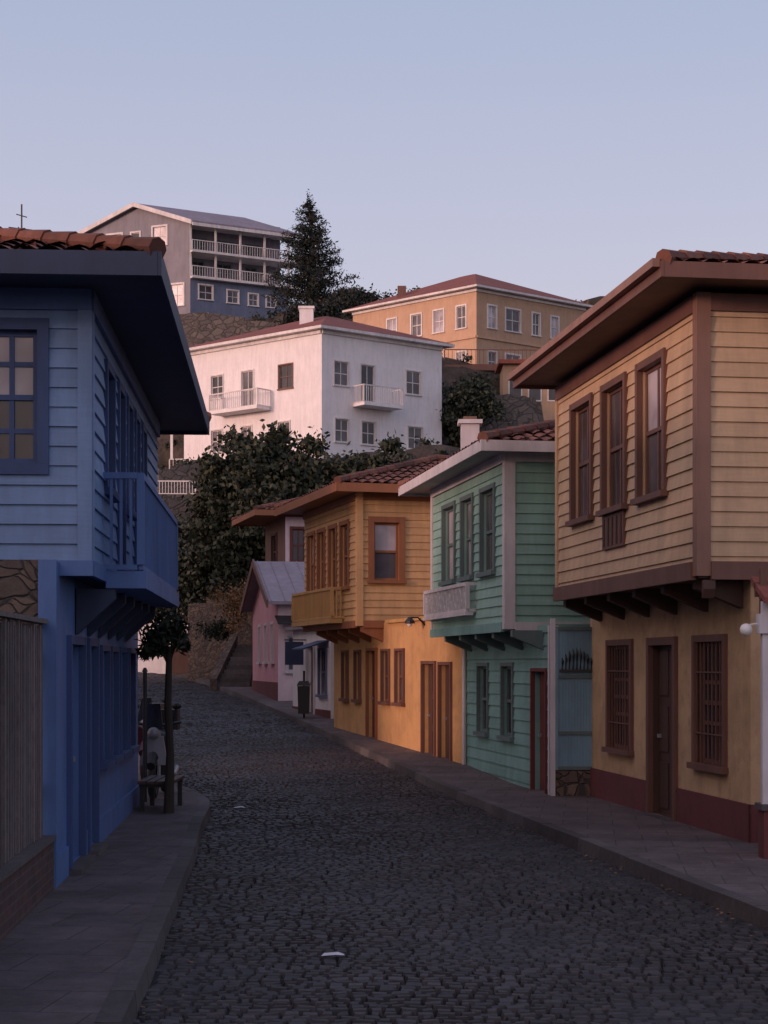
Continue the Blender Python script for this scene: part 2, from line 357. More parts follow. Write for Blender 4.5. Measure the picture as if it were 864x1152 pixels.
ff.box(g['lower_walls'],-.03,.13,-.2,3.03,.003,.03,'blue_lower')
fb=Face(fs.p(Ll,0)[:2],nV,U); wall(g['lower_walls'],fb,0,8,-.2,3.03,[],'blue_lower')
Pu=(-2.69,15.4)
us=Face(Pu,U,V); uf=Face(Pu,nV,(-U[0],-U[1])); Lu=8.6; zb,zt=3.03,5.55
w=uf.r(-50,43,374,522); w=(w[0],w[1],3.93,5.15)
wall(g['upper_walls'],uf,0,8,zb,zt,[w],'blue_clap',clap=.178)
window(g,uf,w,'blue_dark','glass',cas=.10,rows=4,cols=3,curtain='glass_curtain',sill=False)
uw=[us.r(*t,400,540) for t in ((117,125),(131,137),(141,146),(150,154),(158,161.5))]
uw=[(a,b_,3.85 if i not in (1,3) else 3.15,5.05) for i,(a,b_,c,d) in enumerate(uw)]
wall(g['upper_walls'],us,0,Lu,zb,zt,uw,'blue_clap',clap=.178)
for o in uw: window(g,us,o,'blue_dark','glass_mid',cas=.07,cols=1)
wall(g['upper_walls'],Face(us.p(Lu,0)[:2],nV,U),0,8,zb,zt,[],'blue_clap',clap=.178)
uf.box(g['trim'],-.03,.10,zb,zt,.0,.035,'blue_clap'); us.box(g['trim'],.0,.13,zb,zt,.003,.038,'blue_clap'); 
uf.box(g['trim'],-.04,8,zb-.12,zb+.02,.0,.05,'blue_lower'); us.box(g['trim'],0,Lu,zb-.12,zb+.02,.0,.05,'blue_lower')
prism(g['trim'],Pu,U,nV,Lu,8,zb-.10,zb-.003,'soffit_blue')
uf.box(g['trim'],-.03,8,zt-.22,zt-.01,.0,.045,'blue_lower'); us.box(g['trim'],0,Lu,zt-.22,zt-.01,.003,.045,'blue_lower')
bo=.38; u0=1.1;u1=6.6
us.box(g['balcony'],u0,u1,zb-.18,zb-.01,.04,bo+.05,'blue_lower')
rail(g,us,u0,u1,zb,zb+.95,bo,'blue_lower',.12); endrail(g,us,u0,zb,zb+.95,0,bo,'blue_lower',.09); endrail(g,us,u1,zb,zb+.95,0,bo,'blue_lower',.09)
for k in range(6): bracket(g,us,u0+.1+k*(u1-u0-.2)/5,zb-.185,bo,.45,'soffit_blue',o0=-.25)
eP=(Pu[0]-U[0]*.8+V[0]*.68,Pu[1]-U[1]*.8+V[1]*.68)
hip_roof(g,eP,U,nV,Lu+1.5,9.2,5.66,.3,soffit='soffit_blue',th=.14,fascia='soffit_blue')
g.done()

# fence + brick base
g=Group('wooden_fence',(-2.8,12,0)); f=Face((-2.93+.0624*6.9+.02,8.0),U,V); L=6.9
f.box(g['brick_base'],0,L,-.2,.56,-.22,0,'brick_base'); f.box(g['coping'],0,L,.563,.60,-.24,.02,'kerb_stone')
u=0.02; m=g['boards']
while u<L-.1:
    w_=random.uniform(.06,.10); t=random.uniform(-.014,.014); hh=2.45+random.uniform(-.05,.02)
    f.box(m,u,u+w_-.012,.605,hh,-.11+t,-.085+t,'fence_wood'); u+=w_
for z in (1.0,2.15): f.box(g['rails'],0,L,z,z+.09,-.17,-.125,'fence_wood')
f.box(g['rails'],0,L,2.46,2.5,-.15,-.05,'fence_wood')
g.done()
g=Group('timber_pergola',(-3.5,13.6,0)); a=g['posts']
a.box(-3.62,-3.54,13.5,13.58,-.1,2.62,'white_trim'); a.box(-5.1,-5.0,13.5,13.6,-.1,2.62,'white_trim'); a.box(-5.2,-3.3,13.52,13.6,2.623,2.69,'fence_wood')
for k in range(8): a.tube([(-5.1+k*.24,13.3,2.72),(-5.1+k*.24,14.7,2.78)],.03,'fence_wood',6)
g.done()
g=Group('tv_antenna',(-4.72,22,6.4)); a=g['mast']; a.tube([(-4.72,22,6.3),(-4.72,22,8.1)],.011,'black_iron',6)
for z,l in ((7.95,.07),(7.78,.17),(7.68,.11),(7.55,.06)): a.tube([(-4.72-l,22,z+.02),(-4.72+l,22,z-.02)],.007,'black_iron',5)
a.tube([(-4.72,21.8,7.75),(-4.72,22.5,7.75)],.007,'black_iron',5); g.done()

# unseen stucco houses on the left, added to keep low sun off the street
def blocker_house(name,x0,x1,y0,y1,zg,zt,mat,wm):
    g=Group(name,(x1,y0,zg)); fE=Face((x1,y0),(0,1),(1,0)); fS=Face((x1,y0),(-1,0),(0,-1)); L=y1-y0; W=x1-x0
    for f,l in ((fE,L),(fS,W)):
        n=int(l//2.6); ops=[]
        for fl in range(int((zt-zg)//3)):
            for k in range(n):
                u=(k+.5)*l/n; ops.append((u-.45,u+.45,zg+1+3*fl,zg+2.4+3*fl))
        wall(g['walls'],f,0,l,zg-.3,zt,ops,mat)
        for o in ops: window(g,f,o,wm,'glass_mid')
    wall(g['walls'],Face((x0,y0),(0,1),(-1,0)),0,L,zg-.3,zt,[],mat); wall(g['walls'],Face((x1,y1),(-1,0),(0,1)),0,W,zg-.3,zt,[],mat)
    hip_roof(g,(x1+.5,y0-.5),(0,1),(-1,0),L+1,W+1,zt+.15,.3,mat='roof_brown',soffit='soffit_brown',amp=0,fascia='brown_trim'); g.done()
blocker_house('sun_blocker_house',-20,-10,30,43,.4,8.6,'pink_pale','white_trim')
blocker_house('sun_blocker_house',-25,-13.5,45,60,1.2,9.6,'ochre_light','brown_trim')
blocker_house('sun_blocker_house',-19,-10,-2,9,0,6.6,'ochre_wall','white_trim')
blocker_house('sun_blocker_house',-18,-8,-26,-8,0,7.6,'white_wall','brown_trim')

# ================================================================ TAN HOUSE (right, near)
U,V=dirs(-.14); nU=(-U[0],-U[1]); nV=(-V[0],-V[1])
P=(4.07,18.75); g=Group('tan_wooden_house',(P[0],P[1],0))
fs=Face(P,U,nV); ff=Face(P,V,nU); L=6.85
dr=fs.r(733,760,725,937); dr=(dr[0],dr[1],.14,2.36)
ws=[(a,b_,.91,2.38) for a,b_,c,d in (fs.r(686,711,0,1),fs.r(784,816,0,1))]
wall(g['lower_walls'],fs,0,L,-.2,3.15,[dr]+ws,'tan_stucco',rev=.18,revmat='brown_dark')
door(g,fs,dr,'brown_dark','brown_trim'); 
for o in ws: window(g,fs,o,'brown_trim','glass',cas=.08,rows=3,cols=2,bars='brown_trim')
fs.box(g['plinth'],-.02,dr[0]-.11,-.2,.55,0,.025,'red_base'); fs.box(g['plinth'],dr[1]+.11,L,-.2,.55,0,.025,'red_base'); 
wall(g['lower_walls'],ff,0,7,-.2,3.15,[],'tan_stucco'); ff.box(g['plinth'],-.025,7,-.2,.55,.0,.02,'red_base')
Pu=(3.47,18.6); us=Face(Pu,U,nV); uf=Face(Pu,V,nU); Lu=us.u(628); zb,zt=3.20,6.2
t=[us.r(646,667,0,1),us.r(681,705,0,1),us.r(721,749,0,1)]
uw=[(o[0],o[1],4.14,5.72) for o in t]
wall(g['upper_walls'],us,0,Lu,zb,zt,uw,'tan_clap',clap=.165)
for i,o in enumerate(uw): window(g,us,o,'brown_trim','glass_mid',cas=.085,rows=2,cols=2,proud=.055,curtain='glass_curtain' if i==2 else None)
us.box(g['trim'],uw[1][0],uw[1][1],3.62,4.06,0,.045,'brown_trim')
for k in range(5): 
    x=uw[1][0]+(uw[1][1]-uw[1][0])*(k+.5)/5; us.box(g['trim'],x-.03,x+.03,3.66,4.02,.045,.06,'brown_dark')
ufw=(3.2,4.1,4.1,5.6)
wall(g['upper_walls'],uf,0,7.6,zb,zt,[ufw],'tan_clap',clap=.165); window(g,uf,ufw,'brown_trim')
wall(g['upper_walls'],Face(us.p(Lu,0)[:2],V,U),0,7.6,zb,zt,[],'tan_clap',clap=.165)
wall(g['upper_walls'],Face(uf.p(7.6,0)[:2],U,V),0,Lu,-.2,zt,[],'tan_clap',clap=.165)
wall(g['lower_walls'],Face(fs.p(L,0)[:2],V,U),0,7,-.2,3.15,[],'tan_stucco')
uf.box(g['trim'],-.04,.12,zb-.12,zt,.0,.045,'tan_corner'); us.box(g['trim'],.0,.10,zb-.12,zt,.003,.042,'tan_corner')
us.box(g['trim'],Lu-.08,Lu+.03,zb-.1,zt,.003,.042,'tan_clap')
us.box(g['trim'],.1,Lu+.04,zb-.16,zb+.04,.0,.07,'brown_trim'); uf.box(g['trim'],.12,7.6,zb-.16,zb+.04,.0,.07,'brown_trim')
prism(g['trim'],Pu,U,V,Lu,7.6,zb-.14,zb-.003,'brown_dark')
us.box(g['trim'],.1,Lu,zt-.2,zt-.01,.003,.05,'brown_trim'); uf.box(g['trim'],.12,7.6,zt-.2,zt-.01,.003,.05,'brown_trim')
for k in range(6): bracket(g,fs,.3+k*(L-.9)/5,zb-.145,.55,.32,'brown_dark')
for k in range(6): bracket(g,uf,.1+k*1.25,zb-.165,.05,.2,'brown_dark')
eP=(Pu[0]+nU[0]*.62+nV[0]*.60,Pu[1]+nU[1]*.62+nV[1]*.60)
hip_roof(g,eP,U,V,Lu+.82,8.8,6.36,.25,th=.10,soffit='soffit_brown',fascia='brown_trim')
ef=Face(eP,U,nV); ef.box(g['gutter'],0,Lu+.82,6.32,6.41,.04,.12,'tan_corner')
g.done()

g=Group('white_iron_gate',(4.0,17.3,0)); a=g['base']; a.box(3.86,6.4,17.15,17.42,-.1,.62,'red_base'); a.box(3.83,6.43,17.12,17.45,.622,.68,'kerb_stone')
a=g['ironwork']
a.box(3.86,3.95,17.22,17.31,.68,2.75,'white_iron'); a.box(4.16,4.20,17.24,17.28,.68,2.4,'white_iron')
for k in range(20): 
    x=3.99+k*.11; a.tube([(x,17.26,.68),(x,17.26,2.28),(x,17.26,2.42)],[.013,.013,.002],'white_iron',6)
for z in (.85,1.55,2.2): a.box(3.95,6.3,17.245,17.275,z,z+.04,'white_iron')
a.box(3.82,3.99,17.18,17.35,2.42,2.62,'white_iron')
a=g['canopy']; a.hexa([(3.82,16.95,2.72),(5.2,16.95,2.72),(5.2,17.6,2.95),(3.82,17.6,2.95),(3.82,16.95,2.78),(5.2,16.95,2.78),(5.2,17.6,3.02),(3.82,17.6,3.02)],'roof_brown')
a.box(3.86,3.93,17.31,17.38,2.63,3.08,'brown_trim'); a.box(3.82,4.1,17.385,17.42,2.8,2.95,'brown_trim')
g['lamp_globe'].sphere((3.70,17.26,2.46),.065,'globe'); g['ironwork'].tube([(3.92,17.26,2.5),(3.8,17.26,2.52),(3.70,17.26,2.5)],.012,'white_iron',6)
g.done(smooth=('lamp_globe',))

# ================================================================ GREEN HOUSE
U,V=dirs(-.172); nU=(-U[0],-U[1]); nV=(-V[0],-V[1])
P=(2.55,25.7); g=Group('green_wooden_house',(P[0],P[1],0)); fs=Face(P,U,nV); ff=Face(P,V,nU); L=6.0
dr=fs.r(600.5,616,0,1); dr=(dr[0],dr[1],.12,2.0); ws=[(a,b_,.9,2.08) for a,b_,c,d in (fs.r(539,550,0,1),fs.r(566,578,0,1))]
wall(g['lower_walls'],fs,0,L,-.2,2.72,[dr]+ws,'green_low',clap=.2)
door(g,fs,dr,'red_door','red_door',cas=.05)
for o in ws: window(g,fs,o,'grey_green','glass',cas=.06,cols=1)
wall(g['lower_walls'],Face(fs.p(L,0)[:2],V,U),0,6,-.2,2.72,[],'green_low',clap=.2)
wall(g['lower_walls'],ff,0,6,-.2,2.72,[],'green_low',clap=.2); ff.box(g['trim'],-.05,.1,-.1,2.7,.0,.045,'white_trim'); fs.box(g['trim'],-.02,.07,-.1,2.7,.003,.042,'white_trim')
Pu=(1.92,26.45); us=Face(Pu,U,nV); uf=Face(Pu,V,nU); Lu=us.u(487); zb,zt=2.74,5.44
t=[us.r(500,513,0,1),us.r(521,533,0,1),us.r(543,557.5,0,1)]
uw=[(o[0],o[1],3.62,4.96) for o in t]; 
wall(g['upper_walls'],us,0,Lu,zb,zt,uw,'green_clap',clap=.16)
for i,o in enumerate(uw): window(g,us,o,'grey_green',['glass_curtain','glass_curtain','glass_mid'][i],cas=.07,cols=2,proud=.05)
wall(g['upper_walls'],uf,0,6.4,zb,zt,[],'green_clap',clap=.16)
wall(g['upper_walls'],Face(us.p(Lu,0)[:2],V,U),0,6.4,zb,zt,[],'green_clap',clap=.16); wall(g['upper_walls'],Face(uf.p(6.4,0)[:2],U,V),0,Lu,-.2,zt,[],'green_clap',clap=.16)
uf.box(g['trim'],-.045,.13,zb-.08,zt,.0,.045,'white_trim'); us.box(g['trim'],.0,.12,zb-.08,zt,.003,.042,'white_trim'); us.box(g['trim'],Lu-.1,Lu+.03,zb-.08,zt,.003,.042,'white_trim')
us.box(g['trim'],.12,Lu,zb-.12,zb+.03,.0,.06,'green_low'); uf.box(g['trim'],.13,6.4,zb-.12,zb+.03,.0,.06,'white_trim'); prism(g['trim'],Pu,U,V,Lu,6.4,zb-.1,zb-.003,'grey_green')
us.box(g['trim'],.12,Lu-.1,zt-.16,zt-.01,.003,.05,'white_trim'); uf.box(g['trim'],.13,6.4,zt-.16,zt-.01,.003,.05,'white_trim')
for k in range(5): bracket(g,fs,.5+k*1.25,zb-.105,.5,.3,'grey_green')
u0=us.u(536); rail(g,us,u0,Lu-.05,3.0,3.5,.16,'white_trim',.11); endrail(g,us,u0,3.0,3.5,0,.16,'white_trim'); us.box(g['balcony_railing'],u0-.03,Lu-.02,2.94,2.995,.062,.2,'white_trim')
m=g['balcony_railing']; n=int((Lu-u0)/.3)
for k in range(n):
    a0=u0+k*.3
    for s_ in (0,1):
        x0,x1=(a0,a0+.3) if s_ else (a0+.3,a0)
        m.tube([us.p(x0,3.05,.16),us.p(x1,3.44,.16)],.011,'white_trim',5)
eP=(Pu[0]+nU[0]*.5+nV[0]*.5,Pu[1]+nU[1]*.5+nV[1]*.5)
hip_roof(g,eP,U,V,Lu+1.2,7.4,5.53,.29,th=.1,soffit='soffit_white',fascia='white_trim')
a=g['chimney']; cx,cy=1.44,28.3; a.box(cx-.15,cx+.15,cy-.15,cy+.15,5.5,6.12,'white_trim'); a.box(cx-.2,cx+.2,cy-.2,cy+.2,6.123,6.19,'white_trim'); a.box(cx-.11,cx+.11,cy-.11,cy+.11,6.193,6.25,'soffit_brown')
g['downpipe'].tube([fs.p(L-.12,-.05,.06),fs.p(L-.12,2.6,.06)],.04,'white_trim',8)
g.done()

g=Group('corrugated_teal_gate',(2.85,25.6,0)); f=Face((2.58,25.45),(1,-.03),(0,-1)); Wd=.62
f.box(g['stone_base'],0,Wd,-.2,.5,-.3,0,'rubble'); m=g['panel']
for k in range(14):
    u=k*Wd/14; f.box(m,u,u+Wd/28,.52,2.66,-.05,-.02,'teal_gate'); f.box(m,u+Wd/28,u+Wd/14,.52,2.66,-.065,-.035,'teal_gate')
for z in (.52,1.05,1.9,2.62): f.box(g['frame'],0,Wd,z,z+.05,-.02,.0,'grey_green')
f.box(g['frame'],-.07,-.0,0,2.8,-.05,.02,'white_iron'); f.box(g['frame'],0,.04,.52,2.66,-.018,.004,'teal_gate'); f.box(g['frame'],Wd-.04,Wd,.52,2.66,-.018,.004,'teal_gate')
m=g['grille']
for k in range(9):
    u=.1+k*.055; h=.16+.18*math.sin(math.pi*(k+.5)/9); m.tube([f.p(u,2.02,.0),f.p(u+.01,2.02+h*.7,.012),f.p(u,2.02+h,.0)],[.016,.02,.003],'black_iron',6)
f.box(m,.06,.58,1.99,2.03,.002,.02,'black_iron')
g.done()

# ================================================================ YELLOW HOUSE
U,V=dirs(-.276); nU=(-U[0],-U[1]); nV=(-V[0],-V[1])
P=(1.463,31.6); g=Group('yellow_wooden_house',(P[0],P[1],0)); fs=Face(P,U,nV); ff=Face(P,V,nU); L=10.1
ds=[(a,b_,z0,z1) for (a,b_,c,d),z0,z1 in ((fs.r(414,424,0,1),.42,2.42),(fs.r(476.5,490,0,1),.2,2.12),(fs.r(495.5,508,0,1),.16,2.1))]
ws=[(a,b_,1.3,2.4) for a,b_,c,d in (fs.r(386,392,0,1),fs.r(400,406,0,1),fs.r(430.5,438.5,0,1),fs.r(446,455,0,1))]
wall(g['lower_walls'],fs,0,L,-.2,3.02,ds+ws,'yellow_stucco',rev=.15)
for i,o in enumerate(ds): door(g,fs,o,'red_door' if i==0 else 'brown_dark','orange_trim' if i==0 else 'brown_trim',cas=.06)
for o in ws: window(g,fs,o,'brown_trim','glass_mid',cas=.05,cols=1)
wall(g['lower_walls'],ff,0,6,-.2,3.02,[],'yellow_stucco'); prism(g['trim'],(P[0]+nV[0]*.08+nU[0]*.05,P[1]+nV[1]*.08+nU[1]*.05),U,V,5.2,6,3.0,3.07,'yellow_rail')
wall(g['lower_walls'],Face(fs.p(L,0)[:2],V,U),0,6,-.2,3.02,[],'yellow_stucco')
Pu=(-.56,36.8); us=Face(Pu,U,nV); uf=Face(Pu,V,nU); Lu=us.u(343); zb,zt=3.05,5.86
uw=[us.r(a,b_,0,1) for a,b_ in ((347.5,354.5),(359,366),(371.5,379),(384.5,393))]; uw=[(o[0],o[1],3.85,5.25) for o in uw]
wall(g['upper_walls'],us,0,Lu,zb,zt,uw,'yellow_clap',clap=.16)
for i,o in enumerate(uw): window(g,us,o,'orange_trim',['glass_curtain','glass_mid','glass','glass_mid'][i],cas=.09,cols=1)
fw=uf.r(420,449,590,650); fw=(fw[0],fw[1],3.95,5.22)
wall(g['upper_walls'],uf,0,6.3,zb,zt,[fw],'yellow_clap',clap=.16); window(g,uf,fw,'orange_trim','glass_mid',cas=.12,rows=2,cols=1,curtain='glass_curtain',proud=.06)
wall(g['upper_walls'],Face(us.p(Lu,0)[:2],V,U),0,6.3,zb,zt,[],'yellow_clap',clap=.16); wall(g['upper_walls'],Face(uf.p(6.3,0)[:2],U,V),0,Lu,-.2,zt,[],'yellow_clap',clap=.16)
uf.box(g['trim'],-.04,.10,zb-.1,zt,.0,.045,'yellow_clap'); us.box(g['trim'],.0,.1,zb-.1,zt,.003,.042,'yellow_clap')
us.box(g['trim'],.1,Lu,zb-.14,zb+.02,.0,.06,'orange_trim'); uf.box(g['trim'],.1,6.3,zb-.14,zb+.02,.0,.06,'orange_trim'); prism(g['trim'],Pu,U,V,Lu,6.3,zb-.12,zb-.003,'brown_trim')
us.box(g['trim'],.1,Lu,zt-.16,zt-.01,.003,.05,'orange_trim'); uf.box(g['trim'],.1,6.3,zt-.16,zt-.01,.003,.05,'orange_trim')
for k in range(5): bracket(g,fs,5.6+k*1.05,zb-.125,.5,.32,'orange_trim')
u0=us.u(388); us.box(g['balcony_railing'],u0,Lu,3.04,3.14,.062,.34,'yellow_rail'); rail(g,us,u0,Lu,3.15,3.85,.3,'yellow_rail',.09); endrail(g,us,u0,3.15,3.85,0,.3,'yellow_rail',.09)
eP=(Pu[0]+nU[0]*.6+nV[0]*.62,Pu[1]+nU[1]*.6+nV[1]*.62)
hip_roof(g,eP,U,V,Lu+1.1,7.6,5.98,.3,th=.12,soffit='orange_trim',fascia='orange_trim')
a=g['wall_lantern']; a.tube([fs.p(2.4,2.9,0),fs.p(2.4,3.05,.15),fs.p(2.4,3.05,.3)],.018,'black_iron',6); a.tube([fs.p(2.4,3.06,.32),fs.p(2.4,2.98,.32),fs.p(2.4,2.93,.32)],[.03,.10,.11],'black_iron',10); a.sphere(fs.p(2.4,2.91,.32),.05,'globe',10,6)
g.done()

# ================================================================ SMALL WHITE SHOP, ROOF HOUSE, PINK HOUSE
U,V=dirs(-.26); nU=(-U[0],-U[1]); nV=(-V[0],-V[1])
P=(-1.4,44.4); g=Group('white_shop',(P[0],P[1],.5)); fs=Face(P,U,nV); ff=Face(P,V,nU)
o1=(.45,1.4,1.3,2.5); o2=(2.0,2.9,.72,2.6)
wall(g['walls'],fs,0,5,.2,3.1,[o1,o2],'white_wall'); window(g,fs,o1,'slate_blue','glass_mid',cas=.05); door(g,fs,o2,'brown_dark','white_trim')
wall(g['walls'],ff,0,4,.2,3.1,[],'white_wall'); wall(g['walls'],Face(fs.p(5,0)[:2],V,U),0,4,.2,3.1,[],'white_wall')
prism(g['roof'],(P[0]+nU[0]*.15+nV[0]*.2,P[1]+nU[1]*.15+nV[1]*.2),U,V,5.3,4.3,3.1,3.2,'metal_roof'); fs.box(g['plinth'],0,1.85,.2,.9,0,.02,'red_base'); fs.box(g['plinth'],3.05,5,.2,.9,0,.02,'red_base')
a=g['shop_sign']; fs.box(a,3.1,3.16,2.1,2.75,.08,.6,'soffit_blue'); a.tube([fs.p(3.13,2.8,0),fs.p(3.13,2.8,.62)],.02,'black_iron',6)
q=[fs.p(.2,2.72,0),fs.p(1.7,2.72,0),fs.p(1.7,2.5,.7),fs.p(.2,2.5,.7)]; g['awning'].hexa(q+[(x,y,z+.04) for x,y,z in q],'soffit_blue')
g.done()
P=(-3.62,62.0); g=Group('terracotta_roof_house',(P[0],P[1],.7)); fs=Face(P,U,nV); ff=Face(P,V,nU)
o=(.25,.75,5.9,7.1); o2=(1.6,2.6,5.8,7.0)
wall(g['walls'],ff,0,5,.4,7.6,[o],'pink_pale'); window(g,ff,o,'red_door','glass'); wall(g['walls'],fs,0,4,.4,7.6,[o2],'brown_trim'); window(g,fs,o2,'brown_dark')
wall(g['walls'],Face(fs.p(4,0)[:2],V,U),0,5,.4,7.6,[],'pink_pale')
hip_roof(g,(P[0]+nU[0]*.5+nV[0]*1.2,P[1]+nU[1]*.5+nV[1]*1.2),U,V,5,7,7.72,.28,th=.14,soffit='orange_trim',fascia='orange_trim')
g.done()
U,V=dirs(-.19); nU=(-U[0],-U[1]); nV=(-V[0],-V[1])
P=(-3.32,52.9); g=Group('pink_house',(P[0],P[1],.9)); fs=Face(P,U,nV); ff=Face(P,V,nU); L=7.2
ws=[(1.0,1.6,2.2,3.4),(2.8,3.4,2.2,3.4),(4.6,5.2,2.2,3.4)]
wall(g['walls'],fs,0,L,.6,4.12,ws,'pink_wall')
for o in ws: window(g,fs,o,'white_trim','glass_mid')
fw=(.3,.8,1.9,3.0)
wall(g['walls'],ff,0,5.5,.6,4.12,[fw],'pink_pale'); window(g,ff,fw,'white_trim','glass_mid',cas=.06)
wall(g['walls'],Face(fs.p(L,0)[:2],V,U),0,5.5,.6,4.12,[],'pink_wall')
g['walls'].tri(fs.p(0,4.12),fs.p(L,4.12),fs.p(L/2,5.45),'pink_wall')
fs.box(g['plinth'],0,L,.6,1.55,0,.03,'red_base')
m=g['roof']; ov=.35
for sgn in (0,1):
    e_u=-.4 if sgn==0 else L+.4; ez=4.12-.4*1.33/(L/2)
    q=[fs.p(e_u,ez,ov),fs.p(L/2,5.45,ov),fs.p(L/2,5.45,-5.8),fs.p(e_u,ez,-5.8)]
    m.hexa([(x,y,z+.01) for x,y,z in q]+[(x,y,z+.11) for x,y,z in q],'metal_roof')
    q=[fs.p(e_u,ez-.1,ov+.003),fs.p(L/2,5.37,ov+.003),fs.p(L/2,5.37,ov+.06),fs.p(e_u,ez-.1,ov+.06)]
    m.hexa(q+[(x,y,z+.26) for x,y,z in q],'brown_trim')
for k in range(14):
    o_=ov-.1-k*.44; a_=fs.p(-.4,4.12-.4*1.33/(L/2)+.12,o_); b_=fs.p(L/2,5.57,o_); m.tube([a_,b_],.015,'metal_roof',5)
q=[ff.p(-.1,3.6,0),ff.p(2.2,3.6,0),ff.p(2.2,3.35,.8),ff.p(-.1,3.35,.8)]; g['awning'].hexa(q+[(x,y,z+.05) for x,y,z in q],'black_iron')
g.done()
g=Group('litter_bin',(-2.15,44.6,.7)); x,y=-2.12,44.6; z0=sz(44.6)+.13
g['post'].tube([(x,y+.16,z0-.05),(x,y+.16,z0+1.25)],.03,'black_iron',8); g['body'].hexa([(x-.14,y-.13,z0+.12),(x+.14,y-.13,z0+.12),(x+.14,y+.13,z0+.12),(x-.14,y+.13,z0+.12),(x-.16,y-.16,z0+.85),(x+.16,y-.16,z0+.85),(x+.16,y+.13,z0+.85),(x-.16,y+.13,z0+.85)],'black_iron')
g['lid'].hexa([(x-.18,y-.18,z0+.86),(x+.18,y-.18,z0+.86),(x+.18,y+.14,z0+.86),(x-.18,y+.14,z0+.86),(x-.12,y-.1,z0+.98),(x+.12,y-.1,z0+.98),(x+.12,y+.1,z0+.98),(x-.12,y+.1,z0+.98)],'rubber'); g.done()

# ================================================================ HILL HOUSES
def P2(px,D): return ((px-CX)*D/F,D)
def unit(a,b_): 
    d=(b_[0]-a[0],b_[1]-a[1]); l=math.hypot(*d); return (d[0]/l,d[1]/l),l
def hillhouse(name,c,l,r,zbase):
    g=Group(name,(c[0],c[1],zbase)); A,la=unit(c,l); B,lb=unit(c,r)
    nl=(A[1],-A[0]); 
    if nl[1]>0: nl=(-nl[0],-nl[1])
    nr=(B[1],-B[0])
    if nr[1]>0: nr=(-nr[0],-nr[1])
    return g,Face(c,A,nl),Face(c,B,nr),A,B,la,lb
c=P2(362,95); l=P2(207,102.3); r=P2(497,100.3); zt=21.0
g,fl,fr,A,B,la,lb=hillhouse('white_hillside_house',c,l,r,13)
wl=[fl.r(*t) for t in ((238,251,412,437),(272,285,407,433),(314,329,400,427),(238,250,475,499),(313,326,465,491),(272,283,470,496))]
wr=[fr.r(*t) for t in ((376,392,395,421),(406,421,399,426),(457,473,404,431),(377,392,461,489),(407,422,464,490),(459,475,469,495))]
for z_ in (wl,wr):
    for i,o in enumerate(z_): z_[i]=(o[0],o[1],17.95 if i<3 else 14.75,19.3 if i<3 else 16.05)
wl[1]=(wl[1][0],wl[1][1],17.05,19.3); wr[1]=(wr[1][0],wr[1][1],17.05,19.3)
wall(g['walls'],fl,0,la,12,zt,wl,'white_wall'); wall(g['walls'],fr,0,lb,12,zt,wr,'white_wall')
for i,o in enumerate(wl): window(g,fl,o,'brown_trim' if i==2 else 'cream_trim','glass_mid' if i%2 else 'glass',cas=.07)
for i,o in enumerate(wr): window(g,fr,o,'cream_trim','glass' if i%3==1 else 'glass_mid',cas=.07)
wall(g['walls'],Face(l,B,(0,1)),0,lb,12,zt,[],'white_wall'); wall(g['walls'],Face(r,A,(1,0)),0,la,12,zt,[],'white_wall')
for f,a_,b_ in ((fl,250,304),(fr,397,441)):
    u0,u1=sorted((f.u(a_),f.u(b_))); z0=17.0
    f.box(g['balcony'],u0,u1,z0-.18,z0,0,1.1,'white_wall'); rail(g,f,u0,u1,z0,z0+1.0,1.05,'cream_trim',.16); endrail(g,f,u0,z0,z0+1,0,1.05,'cream_trim'); endrail(g,f,u1,z0,z0+1,0,1.05,'cream_trim')
fl.box(g['trim'],0,la,zt-.25,zt-.02,0,.12,'cream_trim'); fr.box(g['trim'],0,lb,zt-.25,zt-.02,0,.12,'cream_trim')
eP=(c[0]-A[0]*.5-B[0]*.5,c[1]-A[1]*.5-B[1]*.5)
hip_roof(g,eP,A,B,la+1,lb+1,zt+.12,.36,mat='roof_brown',soffit='cream_trim',th=.16,amp=0)
a=g['chimney']; x,y=P2(345,99); a.box(x-.4,x+.4,y-.4,y+.4,zt,zt+1.9,'white_wall'); a.box(x-.47,x+.47,y-.47,y+.47,zt+1.903,zt+2.05,'white_wall')
tl=Face(l,(-1,.1),(0,-1)); tl.box(g['terrace'],0,.9,12,13.6,-3,0,'white_wall'); rail(g,tl,0,.9,13.6,14.6,-.05,'cream_trim',.2,'terrace_railing')
tl.box(g['terrace'],.7,.85,14.6,20.1,-.2,-.05,'white_wall'); tl.box(g['terrace'],-.1,1.0,20.1,20.3,-2,0.1,'cream_trim')
g.done()

c=P2(536,113); l=P2(397,120.8); r=P2(658,119.3); zt=27.3
g,fl,fr,A,B,la,lb=hillhouse('ochre_hillside_house',c,l,r,22)
wl=[fl.r(a_,b_,350,370) for a_,b_ in ((436,446),(463,474),(488,499),(514,524))]; wl=[(o[0],o[1],24.8,26.3) for o in wl]+[(o[0],o[1],21.9,23.2) for o in wl[1:]]
wr=[fr.r(a_,b_,345,365) for a_,b_ in ((549,558),(569,585),(599,607),(620,628))]; wr=[(o[0],o[1],24.8,26.3) for o in wr]+[(o[0],o[1],21.9,23.2) for o in wr]
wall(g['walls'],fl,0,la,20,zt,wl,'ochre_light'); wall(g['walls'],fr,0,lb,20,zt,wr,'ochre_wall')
wall(g['walls'],Face(l,B,(0,1)),0,lb,20,zt,[],'ochre_wall'); wall(g['walls'],Face(r,A,(1,0)),0,la,20,zt,[],'ochre_wall')
for i,o in enumerate(wl): window(g,fl,o,'cream_trim','glass_curtain' if i%2==0 else 'glass_mid',cas=.1)
for i,o in enumerate(wr): window(g,fr,o,'cream_trim','glass_curtain' if i%3==0 else 'glass_mid',cas=.1,cols=2)
